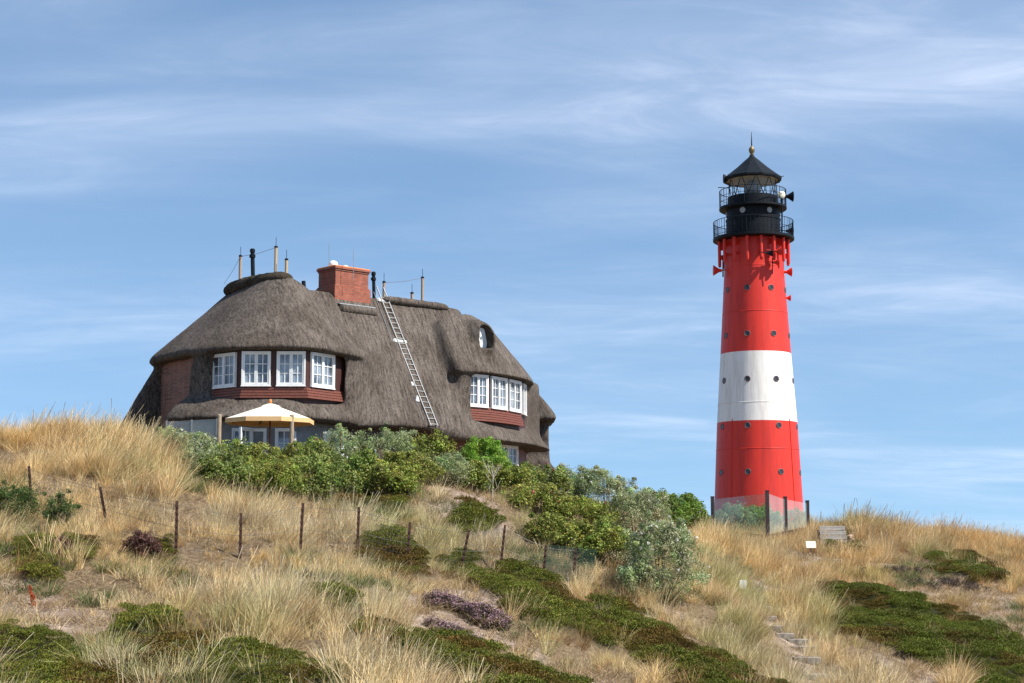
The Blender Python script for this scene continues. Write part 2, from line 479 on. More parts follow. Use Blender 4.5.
def build(name, mb, mats, parent=None, smooth=False, loc=None, bevel=0):
    """link a MB given in world coordinates as one mesh object"""
    if not isinstance(mats, (list, tuple)):
        mats = [mats]
    org = Vector(loc) if loc is not None else (worigin(parent) if parent else Vector((0, 0, 0)))
    me = bpy.data.meshes.new(name)
    me.from_pydata([(p[0] - org.x, p[1] - org.y, p[2] - org.z) for p in mb.v], [], mb.f)
    for m_ in mats:
        me.materials.append(m_)
    if any(mb.m):
        me.polygons.foreach_set('material_index', mb.m)
    if smooth:
        me.polygons.foreach_set('use_smooth', [True] * len(me.polygons))
    me.update()
    o = bpy.data.objects.new(name, me)
    C.objects.link(o)
    if parent is not None:
        o.parent = parent
        o.location = org - worigin(parent)
    else:
        o.location = org
    if bevel:
        bm_ = o.modifiers.new('bevel', 'BEVEL'); bm_.width = bevel; bm_.segments = 2; bm_.limit_method = 'ANGLE'
    return o


def autosmooth(o, ang=35):
    me = o.data
    me.polygons.foreach_set('use_smooth', [True] * len(me.polygons))
    me.set_sharp_from_angle(angle=R(ang))


def thing(name, label, cat, loc, group=None):
    o = bpy.data.objects.new(name, None)
    C.objects.link(o)
    o.location = loc
    o.empty_display_size = .2
    o['label'] = label; o['category'] = cat
    if group:
        o['group'] = group
    return o


def tag(o, label, cat, group=None):
    o['label'] = label; o['category'] = cat
    if group:
        o['group'] = group
    return o


def npmesh(name, v, f, mats, parent=None, smooth=False, tint=None, org=None, fm=None):
    """fast mesh from numpy arrays; f is (n,4) or (n,3); tint is per-vertex rgb"""
    me = bpy.data.meshes.new(name)
    k = f.shape[1]
    org = np.zeros(3) if org is None else np.array(org)
    me.vertices.add(len(v)); me.loops.add(f.size); me.polygons.add(len(f))
    me.vertices.foreach_set('co', (v - org).astype(np.float32).ravel())
    me.loops.foreach_set('vertex_index', f.astype(np.int32).ravel())
    me.polygons.foreach_set('loop_start', np.arange(0, f.size, k, dtype=np.int32))
    for m_ in (mats if isinstance(mats, (list, tuple)) else [mats]):
        me.materials.append(m_)
    if fm is not None:
        me.polygons.foreach_set('material_index', fm.astype(np.int32))
    if smooth:
        me.polygons.foreach_set('use_smooth', np.ones(len(f), bool))
    if tint is not None:
        a = me.attributes.new('tint', 'FLOAT_COLOR', 'POINT')
        a.data.foreach_set('color', np.concatenate([tint, np.ones((len(v), 1))], 1).astype(np.float32).ravel())
    me.update(calc_edges=True)
    me.validate()
    o = bpy.data.objects.new(name, me)
    if parent is not None:
        o.parent = parent
        o.location = Vector(org) - worigin(parent)
    else:
        o.location = Vector(org)
    return o


#@@TERRAIN
# ------------------------------------------------------------------ ground sheet
def axis(lo, hi, step, far):
    core = np.arange(lo, hi + step / 2, step)
    g = [step]
    a = []
    p = 0.0
    s = step
    while p < far:
        s *= 1.25
        p += s
        a.append(p)
    a = np.array(a)
    return np.concatenate([lo - a[::-1], core, hi + a])


gx = axis(-30, 48, 0.3, 4000)
gy = axis(20, 100, 0.3, 4000)
GX, GY = np.meshgrid(gx, gy, indexing='ij')
GZ = height(GX, GY)
zm, zs, zp = zones(GX, GY, GZ)
GZ = GZ + zm * (0.06 + 0.34 * (vnoise(GX, GY, .8, 21) + .3))
nx, ny = GX.shape
idx = np.arange(nx * ny).reshape(nx, ny)
quads = np.stack([idx[:-1, :-1], idx[1:, :-1], idx[1:, 1:], idx[:-1, 1:]], -1).reshape(-1, 4)
m, nt, b = newmat('dune_ground')
L = nt.links.new
at_ = nt.nodes.new('ShaderNodeAttribute'); at_.attribute_name = 'tint'
sx = nt.nodes.new('ShaderNodeSeparateColor'); L(at_.outputs['Color'], sx.inputs[0])
tc = nt.nodes.new('ShaderNodeTexCoord')
n1 = nt.nodes.new('ShaderNodeTexNoise'); n1.inputs['Scale'].default_value = 1.6; n1.inputs['Detail'].default_value = 8; n1.inputs['Roughness'].default_value = .75
n2 = nt.nodes.new('ShaderNodeTexNoise'); n2.inputs['Scale'].default_value = 9; n2.inputs['Detail'].default_value = 6; n2.inputs['Roughness'].default_value = .8
L(tc.outputs['Object'], n1.inputs['Vector']); L(tc.outputs['Object'], n2.inputs['Vector'])


def ramp(nt, cols):
    r = nt.nodes.new('ShaderNodeValToRGB')
    el = r.color_ramp.elements
    while len(el) < len(cols):
        el.new(.5)
    for e, (p, c) in zip(el, cols):
        e.position = p; e.color = (*c, 1)
    return r


litter = ramp(nt, [(.3, (.055, .036, .025)), (.5, (.19, .135, .08)), (.68, (.34, .26, .165))])
sandc = ramp(nt, [(.36, (.10, .065, .05)), (.47, (.28, .205, .16)), (.60, (.50, .40, .32))])
matc = ramp(nt, [(.35, (.022, .022, .01)), (.65, (.05, .05, .018))])
for r_ in (litter, matc):
    L(n2.outputs['Fac'], r_.inputs['Fac'])
av = nt.nodes.new('ShaderNodeMix'); av.data_type = 'FLOAT'; av.inputs['Factor'].default_value = .5
L(n1.outputs['Fac'], av.inputs['A']); L(n2.outputs['Fac'], av.inputs['B'])
L(av.outputs['Result'], sandc.inputs['Fac'])
mx1 = nt.nodes.new('ShaderNodeMix'); mx1.data_type = 'RGBA'
L(sx.outputs[1], mx1.inputs['Factor']); L(litter.outputs[0], mx1.inputs['A']); L(sandc.outputs[0], mx1.inputs['B'])
mx2 = nt.nodes.new('ShaderNodeMix'); mx2.data_type = 'RGBA'
L(sx.outputs[0], mx2.inputs['Factor']); L(mx1.outputs['Result'], mx2.inputs['A']); L(matc.outputs[0], mx2.inputs['B'])
L(mx2.outputs['Result'], b.inputs['Base Color'])
b.inputs['Roughness'].default_value = .95; b.inputs['Specular IOR Level'].default_value = .1
bp = nt.nodes.new('ShaderNodeBump'); bp.inputs['Strength'].default_value = .8; bp.inputs['Distance'].default_value = .12
L(n2.outputs['Fac'], bp.inputs['Height']); L(bp.outputs['Normal'], b.inputs['Normal'])
tint = np.stack([zm.ravel(), np.maximum(zs, zp).ravel(), np.zeros(nx * ny)], 1)
go = npmesh('ground', np.stack([GX, GY, GZ], -1).reshape(-1, 3), quads, m, smooth=True, tint=tint)
C.objects.link(go)
go['kind'] = 'structure'; go['label'] = 'sandy dune slope with bare sand and plant litter'

#@@VEG
# ------------------------------------------------------------------ scattered ground cover (geometry nodes on a point mesh)
def blade_set(n, hmin, hmax, spread, width, lean, cols, segs=3, droop=.5, heads=0, wind=(.10, 0)):
    """mesh arrays for one tuft of grass"""
    V = []; Fq = []; T = []
    o = 0
    for i in range(n + heads):
        head = i >= n
        h = random.uniform(hmin, hmax) * (1.18 if head else 1)
        q = random.uniform(0, 2 * math.pi)
        r0 = spread * math.sqrt(random.random()) * .5
        bx, by = r0 * math.cos(q), r0 * math.sin(q)
        q2 = q + random.gauss(0, .7)
        ln = abs(random.gauss(lean, lean * .5)) * (.5 if head else 1)
        dx, dy = math.cos(q2) * ln + wind[0], math.sin(q2) * ln + wind[1]
        wq = random.uniform(0, math.pi)
        wx, wy = math.cos(wq), math.sin(wq)
        c = np.array(random.choice(cols)) * random.uniform(.8, 1.2)
        w = width * random.uniform(.7, 1.2)
        for s in range(segs + 1):
            t = s / segs
            k = t + droop * t * t
            x = bx + dx * h * k; y = by + dy * h * k
            z = h * t * (1 - .28 * ln * droop * t * 2)
            ww = w * (1 - .8 * t)
            if head:
                ww = w * (.5 if t < .75 else 1.9) * (1 if s < segs else .5)
            V.append((x - wx * ww / 2, y - wy * ww / 2, z)); V.append((x + wx * ww / 2, y + wy * ww / 2, z))
            cc = c * (.96 + .06 * t)
            if head and t > .7:
                cc = np.array((.62, .52, .33))
            T.append(cc); T.append(cc)
            if s:
                a = o + 2 * (s - 1)
                Fq.append((a, a + 1, a + 3, a + 2))
        o += 2 * (segs + 1)
    return np.array(V, float), np.array(Fq), np.clip(np.array(T), 0, 1)


def scatter(name, protos, P, rot, scl, itint, mat, label):
    """one stuff object: points carrying instances of the given prototype meshes"""
    me = bpy.data.meshes.new(name)
    org = P.mean(0)
    me.vertices.add(len(P))
    me.vertices.foreach_set('co', (P - org).astype(np.float32).ravel())
    a = me.attributes.new('rot', 'FLOAT_VECTOR', 'POINT'); a.data.foreach_set('vector', rot.astype(np.float32).ravel())
    a = me.attributes.new('scl', 'FLOAT', 'POINT'); a.data.foreach_set('value', scl.astype(np.float32))
    a = me.attributes.new('pick', 'INT', 'POINT'); a.data.foreach_set('value', rng.integers(0, len(protos), len(P)).astype(np.int32))
    a = me.attributes.new('itint', 'FLOAT_COLOR', 'POINT')
    a.data.foreach_set('color', np.concatenate([itint, np.ones((len(P), 1))], 1).astype(np.float32).ravel())
    o = bpy.data.objects.new(name, me)
    o.location = Vector(org)
    C.objects.link(o)
    o['kind'] = 'stuff'; o['label'] = label
    ng = bpy.data.node_groups.new(name + '_nodes', 'GeometryNodeTree')
    ng.interface.new_socket('Geometry', in_out='INPUT', socket_type='NodeSocketGeometry')
    ng.interface.new_socket('Geometry', in_out='OUTPUT', socket_type='NodeSocketGeometry')
    N = ng.nodes; Lk = ng.links.new
    gi = N.new('NodeGroupInput'); gout = N.new('NodeGroupOutput')
    j = N.new('GeometryNodeJoinGeometry')
    for i, (v, f, t) in enumerate(protos):
        po = npmesh('%s_tuft' % name, v, f, mat, tint=t)
        oi = N.new('GeometryNodeObjectInfo'); oi.inputs['Object'].default_value = po
        gg = N.new('GeometryNodeGeometryToInstance')
        Lk(oi.outputs['Geometry'], gg.inputs[0]); Lk(gg.outputs[0], j.inputs[0])
    ip = N.new('GeometryNodeInstanceOnPoints')
    ip.inputs['Pick Instance'].default_value = True

    def attr(nm, ty):
        n_ = N.new('GeometryNodeInputNamedAttribute'); n_.data_type = ty; n_.inputs['Name'].default_value = nm
        return n_.outputs[0]
    Lk(gi.outputs[0], ip.inputs['Points']); Lk(j.outputs[0], ip.inputs['Instance'])
    Lk(attr('pick', 'INT'), ip.inputs['Instance Index'])
    Lk(attr('rot', 'FLOAT_VECTOR'), ip.inputs['Rotation'])
    Lk(attr('scl', 'FLOAT'), ip.inputs['Scale'])
    Lk(ip.outputs[0], gout.inputs[0])
    md = o.modifiers.new('scatter', 'NODES'); md.node_group = ng
    return o


grass_m = leaf_mat('dry_grass', .30, .6, instancer=True)
mat_m = leaf_mat('heath_sprigs', .2, .7, instancer=True)

# candidate points over the slopes the camera can see, plus a margin to the sides and behind the crest
def candidates(dens):
    n = int(dens * 76 * 130)
    x = rng.uniform(-30, 46, n); y = rng.uniform(22, 152, n)
    k = (np.abs(x) < y * .36 + 3) & ((y < 96) | ((x > 10) & (x < 40) & (rng.random(n) < .5)))
    x, y = x[k], y[k]
    return x, y


HOUSE_YARD = [(-19, 57.2), (-13, 55.2), (-3, 55.8), (-1, 58.5), (2.6, 66), (4, 80), (-19, 80)]
x, y = candidates(13.0)
z = height(x, y)
zm_, zs_, zp_ = zones(x, y, z)
px, py = proj(x, y, z)
yard = inpoly(x, y, HOUSE_YARD)
n1_ = vnoise(x, y, 2.6, 31) + .5 * vnoise(x, y, .9, 32)
n1_ = n1_ + .9 * vnoise(x, y, 1.1, 33)
dens = np.clip(.58 + 1.15 * n1_, .05, 1)
dens *= np.where(y < 60, 1, .72)
# the thicket slope under the house carries less tall grass
shrub = inpoly(px, py, [(175, 500), (330, 516), (440, 520), (520, 560), (610, 580), (690, 600), (700, 520), (560, 470), (300, 440), (190, 440)])
dens *= np.where(shrub, .28, 1)
low = inpoly(px, py, [(430, 625), (560, 600), (640, 610), (780, 690), (900, 780), (520, 780)]) | inpoly(px, py, [(0, 575), (60, 590), (150, 615), (150, 640), (90, 660), (0, 640)]) | inpoly(px, py, [(810, 585), (920, 590), (1030, 640), (1030, 700), (900, 690), (830, 630)])
dens *= np.where(low, .4, 1)
dens *= (1 - .90 * zm_) * (1 - .86 * zs_) * (1 - .75 * zp_)
keep = (rng.random(len(x)) < dens) & ~yard
x, y, z, px, py, zs_ = x[keep], y[keep], z[keep], px[keep], py[keep], zs_[keep]
straw = [(.82, .62, .33), (.78, .57, .28), (.88, .71, .43), (.62, .43, .20), (.56, .46, .22)]
protos = [blade_set(70, .30, .72, .40, .013, .38, straw, heads=1) for _ in range(4)]
protos += [blade_set(60, .40, .92, .34, .013, .26, straw, heads=6) for _ in range(3)]
protos += [blade_set(80, .22, .55, .5, .013, .55, straw, heads=0) for _ in range(3)]
green = .8 * sstep(.16, .4, vnoise(x, y, 3.1, 41) + .5 * vnoise(x, y, 1.0, 42))
warm = vnoise(x, y, 4.0, 43) + rng.normal(0, .12, len(x))
base = np.ones((len(x), 3)) * (.95 + .25 * vnoise(x, y, .8, 44) + rng.normal(0, .17, len(x)))[:, None]
it = base * (1 + warm[:, None] * np.array([.14, -.02, -.34]))
it = it * (1 - .75 * green[:, None]) + .75 * green[:, None] * base * np.array([.55, .74, .52])
brn = (rng.random(len(x)) < .16)[:, None]
it = np.where(brn, it * np.array([.62, .50, .42]), it)
# right-hand side of the picture: browner, softer marram
rs = sstep(8, 16, x)[:, None]
it = it * (1 - rs) + rs * it * np.array([.93, .86, .80])
scl = rng.uniform(.6, 1.2, len(x)) * (1 + .5 * vnoise(x, y, 3.0, 45) + .45 * vnoise(x, y, 1.1, 33)) * np.where(zs_ > 0, .6, 1)
crest = inpoly(px, py, [(835, 560), (835, 520), (1030, 530), (1030, 565)]) | inpoly(px, py, [(60, 470), (60, 420), (160, 420), (160, 470)])
scl = scl * np.where(crest, 1.2, 1) * np.where(shrub[keep], .62, 1) * np.where(low[keep], .75, 1) * np.where(inpoly(px, py, [(0, 500), (110, 520), (240, 545), (360, 545), (580, 570), (580, 596), (360, 592), (180, 588), (0, 552)]), .66, 1) * np.where(inpoly(px, py, [(842, 545), (850, 515), (905, 520), (900, 548)]), 1.3, 1)
rot = np.stack([rng.normal(0, .14, len(x)), rng.normal(.06, .14, len(x)), rng.uniform(-.9, .9, len(x))], 1)
scatter('dune_grass', protos, np.stack([x, y, z - .03], 1), rot, scl, np.clip(it, 0, 1.6), grass_m,
        'straw coloured marram grass covering the dune slopes')

# short dead litter lying on the open sand
x, y = candidates(16.0)
z = height(x, y)
zm_, zs_, zp_ = zones(x, y, z)
yard = inpoly(x, y, HOUSE_YARD)
keep = (rng.random(len(x)) < np.where(zs_ > 0, .5, .22) * (1 - zm_) * (1 - .6 * zp_)) & ~yard & (y < 90)
x, y, z = x[keep], y[keep], z[keep]
dead = [(.36, .25, .13), (.26, .17, .09), (.46, .34, .18), (.15, .09, .055), (.56, .43, .25)]
protos = [blade_set(34, .10, .30, .5, .014, 1.3, dead, segs=2, droop=.2) for _ in range(4)]
it = np.ones((len(x), 3)) * rng.uniform(.7, 1.25, (len(x), 1))
rot = np.stack([rng.normal(0, .15, len(x)), rng.normal(0, .15, len(x)), rng.uniform(0, 6.28, len(x))], 1)
scatter('grass_litter', protos, np.stack([x, y, z - .01], 1), rot, rng.uniform(.6, 1.3, len(x)), it, grass_m,
        'short dead grass litter lying on the sand')


def sprig_set(n, rad, hgt, leaf, cols):
    """a cushion of short needle-leaved shoots"""
    V = []; Fq = []; T = []
    for i in range(n):
        q = random.uniform(0, 6.283); r_ = rad * math.sqrt(random.random())
        x0, y0 = r_ * math.cos(q), r_ * math.sin(q)
        hh = hgt * (1 - .6 * (r_ / rad) ** 2) * random.uniform(.5, 1.1)
        d = Vector((random.gauss(0, .5) + x0, random.gauss(0, .5) + y0, random.uniform(.6, 1.2))).normalized()
        w = d.cross(Vector((random.gauss(0, 1), random.gauss(0, 1), random.gauss(0, 1)))).normalized() * leaf * .42
        p = Vector((x0, y0, hh - leaf * .6)); e = p + d * leaf * random.uniform(.8, 1.5)
        o = len(V)
        V += [tuple(p - w * .6), tuple(p + w * .6), tuple(e + w), tuple(e - w)]
        Fq.append((o, o + 1, o + 2, o + 3))
        c = np.array(random.choice(cols)) * random.uniform(.75, 1.25)
        T += [c, c, c, c]
    return np.array(V, float), np.array(Fq), np.array(T)


x, y = candidates(36.0)
z = height(x, y)
zm_, zs_, zp_ = zones(x, y, z)
keep = (zm_ > 0) & (rng.random(len(x)) < .95)
x, y, z = x[keep], y[keep], z[keep]
z = z + (0.06 + 0.34 * (vnoise(x, y, .8, 21) + .3))
greens = [(.105, .130, .012), (.135, .155, .016), (.075, .10, .011), (.17, .17, .024), (.12, .092, .018)]
protos = [sprig_set(420, .27, .15, .022, greens) for _ in range(5)]
br = sstep(-.02, .3, vnoise(x, y, 1.6, 51) + .6 * vnoise(x, y, .5, 52))[:, None]
it = np.ones((len(x), 3)) * (1 + .5 * vnoise(x, y, 1.1, 53) + rng.normal(0, .12, len(x)))[:, None]
it = it * (1 - br) + br * it * np.array([1.0, .60, .85])
it = it * np.where((x > 12)[:, None], np.array([.9, 1.0, .9]), 1)
rot = np.stack([rng.normal(0, .2, len(x)), rng.normal(0, .2, len(x)), rng.uniform(0, 6.28, len(x))], 1)
scatter('crowberry_heath', protos, np.stack([x, y, z - .02], 1), rot, rng.uniform(.6, 1.2, len(x)) * (1 + .9 * vnoise(x, y, .7, 54)), np.clip(it, .2, 2), mat_m,
        'low dark green crowberry and heath carpeting the slope')

# sparse low green weeds among the grass
x, y = candidates(3.0)
z = height(x, y)
zm_, zs_, zp_ = zones(x, y, z)
g = vnoise(x, y, 2.4, 61) + .5 * vnoise(x, y, .8, 62)
px, py = proj(x, y, z)
zone = inpoly(px, py, [(0, 500), (60, 505), (90, 530), (40, 545), (0, 535)]) | inpoly(px, py, [(120, 545), (190, 560), (190, 590), (130, 575)]) \
    | inpoly(px, py, [(190, 470), (470, 490), (600, 570), (470, 580), (330, 500), (200, 500)])
keep = ((g > .28) | (zone & (g > -.05))) & (zm_ == 0) & ~inpoly(x, y, HOUSE_YARD) & (y < 90)
x, y, z = x[keep], y[keep], z[keep]
wg = [(.10, .15, .04), (.13, .18, .05), (.08, .13, .04), (.18, .20, .08)]
protos = [blade_set(90, .14, .40, .5, .013, .5, wg, segs=2) for _ in range(3)]
it = np.ones((len(x), 3)) * rng.uniform(.7, 1.2, (len(x), 1))
rot = np.stack([rng.normal(0, .15, len(x)), rng.normal(0, .15, len(x)), rng.uniform(0, 6.28, len(x))], 1)
scatter('green_undergrowth', protos, np.stack([x, y, z - .01], 1), rot, rng.uniform(.7, 1.3, len(x)), it, mat_m,
        'patches of low green weeds among the dry grass')

#@@BUSHES
# ------------------------------------------------------------------ shrubs, each a thing of its own
bush_m = leaf_mat('shrub_leaf', .38, .5)


def leaves(centers, rads, n, size, cols, flat=.55, asp=.55, updir=.3, cl=None):
    """leaf quads gathered round clump centres; arrays"""
    k = rng.integers(0, len(centers), n)
    dirs = rng.normal(0, 1, (n, 3)); dirs /= np.linalg.norm(dirs, axis=1)[:, None]
    rr = rng.random(n) ** .45
    P = centers[k] + dirs * (rads[k] * rr)[:, None] * np.array([1, 1, .85])
    nor = dirs * .8 + rng.normal(0, .6, (n, 3)) + np.array([0, 0, updir])
    nor /= np.linalg.norm(nor, axis=1)[:, None]
    t = np.cross(nor, rng.normal(0, 1, (n, 3))); t /= np.linalg.norm(t, axis=1)[:, None]
    b_ = np.cross(nor, t)
    s = size * rng.uniform(.7, 1.35, n)
    a = t * s[:, None]; c = b_ * (s * asp)[:, None]
    V = np.stack([P - a, P - c * 1.0, P + a, P + c * 1.0], 1).reshape(-1, 3)
    Fq = np.arange(4 * n).reshape(n, 4)
    ci = cl[k] if cl is not None else np.ones((n, 3))
    T = np.array(cols)[rng.integers(0, len(cols), n)] * rng.uniform(.75, 1.25, (n, 1)) * ci
    return V, Fq, np.repeat(T, 4, 0)


KIND = {
    'rose': dict(cols=[(.07, .10, .02), (.09, .12, .026), (.05, .078, .018), (.13, .14, .035), (.10, .10, .03)], leaf=.05, asp=.62, n=5200),
    'yellow': dict(cols=[(.095, .118, .02), (.125, .145, .028), (.07, .095, .018), (.16, .16, .035), (.09, .075, .02)], leaf=.05, asp=.62, n=5600),
    'grey': dict(cols=[(.115, .14, .062), (.15, .17, .085), (.085, .115, .045), (.20, .21, .12)], leaf=.042, asp=.38, n=5600),
    'bright': dict(cols=[(.085, .145, .018), (.115, .175, .025), (.065, .115, .015)], leaf=.05, asp=.4, n=6500),
    'pale': dict(cols=[(.095, .118, .045), (.125, .145, .065), (.07, .09, .03), (.16, .175, .095), (.24, .24, .155)], leaf=.055, asp=.28, n=6500),
    'dark': dict(cols=[(.035, .055, .014), (.05, .07, .018), (.028, .042, .012)], leaf=.04, asp=.4, n=5200),
    'green': dict(cols=[(.075, .115, .018), (.10, .14, .024), (.055, .09, .016)], leaf=.065, asp=.6, n=5200),
}


def bush(name, px_, top, d, wpx, kind, label, group, flowers=None, nf=0, depth=1.0, mult=1.0):
    p = at(px_, top, d)
    zg = h1(p.x, p.y)
    H = max(p.z - zg, .95)
    W = wpx * d / F * 1.12
    D = W * .75 * depth
    K = KIND[kind]
    root = thing(name, label, 'bush' if kind != 'x' else 'shrub', (p.x, p.y, zg), group)
    nc = int(26 + 14 * W * H)
    th = rng.uniform(0, 2 * np.pi, nc); cz = rng.uniform(.12, 1, nc) ** .8
    prof = np.sqrt(np.clip(1 - ((cz - .38) / .66) ** 2, .05, 1))
    rr = rng.uniform(.35, .88, nc) ** .6
    cen = np.stack([p.x + np.cos(th) * rr * prof * W * .5, p.y + np.sin(th) * rr * prof * D * .5,
                    zg + cz * H * (.80 + .13 * rng.random(nc)) * (1 + .1 * np.sin(th * 3 + px_))], 1)
    rad = rng.uniform(.13, .30, nc) * (.7 + .3 * min(W, 2.2))
    cl = np.clip(1 + rng.normal(0, .22, (nc, 1)), .5, 1.6) * (1 + rng.normal(0, .06, (nc, 3)))
    n = int(K['n'] * 2.0 * mult * (W * H / 2.6) ** .7)
    if kind in ('pale', 'bright'):
        # upright leafy shoots: elongate the clumps upward with thin sprays on top
        cen2 = cen[cz > .55] + np.stack([rng.normal(0, .06, (cz > .55).sum()), rng.normal(0, .06, (cz > .55).sum()), rng.uniform(.08, .32, (cz > .55).sum()) * H * .5], 1)
        cen = np.concatenate([cen, cen2]); rad = np.concatenate([rad, rad[cz > .55] * .45]); cl = np.concatenate([cl, cl[cz > .55] * 1.12])
    else:
        sel = rng.random(nc) < .5
        k_ = int(sel.sum())
        cen2 = cen[sel] + np.stack([rng.normal(0, .16, k_), rng.normal(0, .16, k_), rng.uniform(.06, .26, k_)], 1)
        cen = np.concatenate([cen, cen2]); rad = np.concatenate([rad, rad[sel] * .42]); cl = np.concatenate([cl, cl[sel] * 1.05])
    V, Fq, T = leaves(cen, rad, n, K['leaf'] * .72, [tuple(np.array(c_) * 2.2) for c_ in K['cols']], asp=K['asp'], cl=cl)
    o = npmesh('foliage', V, Fq, bush_m, root, tint=T, org=(p.x, p.y, zg)); C.objects.link(o)
    st = MB()
    for i in range(min(16, nc)):
        c = cen[i]
        q0 = Vector((p.x + (c[0] - p.x) * .25, p.y + (c[1] - p.y) * .25, zg - .08))
        q1 = Vector((p.x + (c[0] - p.x) * .7, p.y + (c[1] - p.y) * .7, zg + (c[2] - zg) * .55))
        st.tube([q0, q1, Vector(c)], .018, 5, r2=.006)
        if i % 3 == 0:
            tp = Vector(c) + Vector((random.uniform(-.18, .18), random.uniform(-.18, .18), random.uniform(.2, .42)))
            st.tube([Vector(c), tp], .008, 4, r2=.004)
    build('stems', st, M['twig'], root)
    if nf:
        k = rng.integers(0, len(cen), nf)
        dirs = rng.normal(0, 1, (nf, 3)) + np.array([0, -1.2, .8]); dirs /= np.linalg.norm(dirs, axis=1)[:, None]
        fc = cen[k] + dirs * rad[k][:, None] * 1.02
        V, Fq, T = leaves(fc, np.full(nf, .035), nf * 7, .036, [flowers], asp=.8)
        o = npmesh('blossom', V, Fq, bush_m, root, tint=T, org=(p.x, p.y, zg)); C.objects.link(o)
        o['kind'] = 'stuff'
    return root


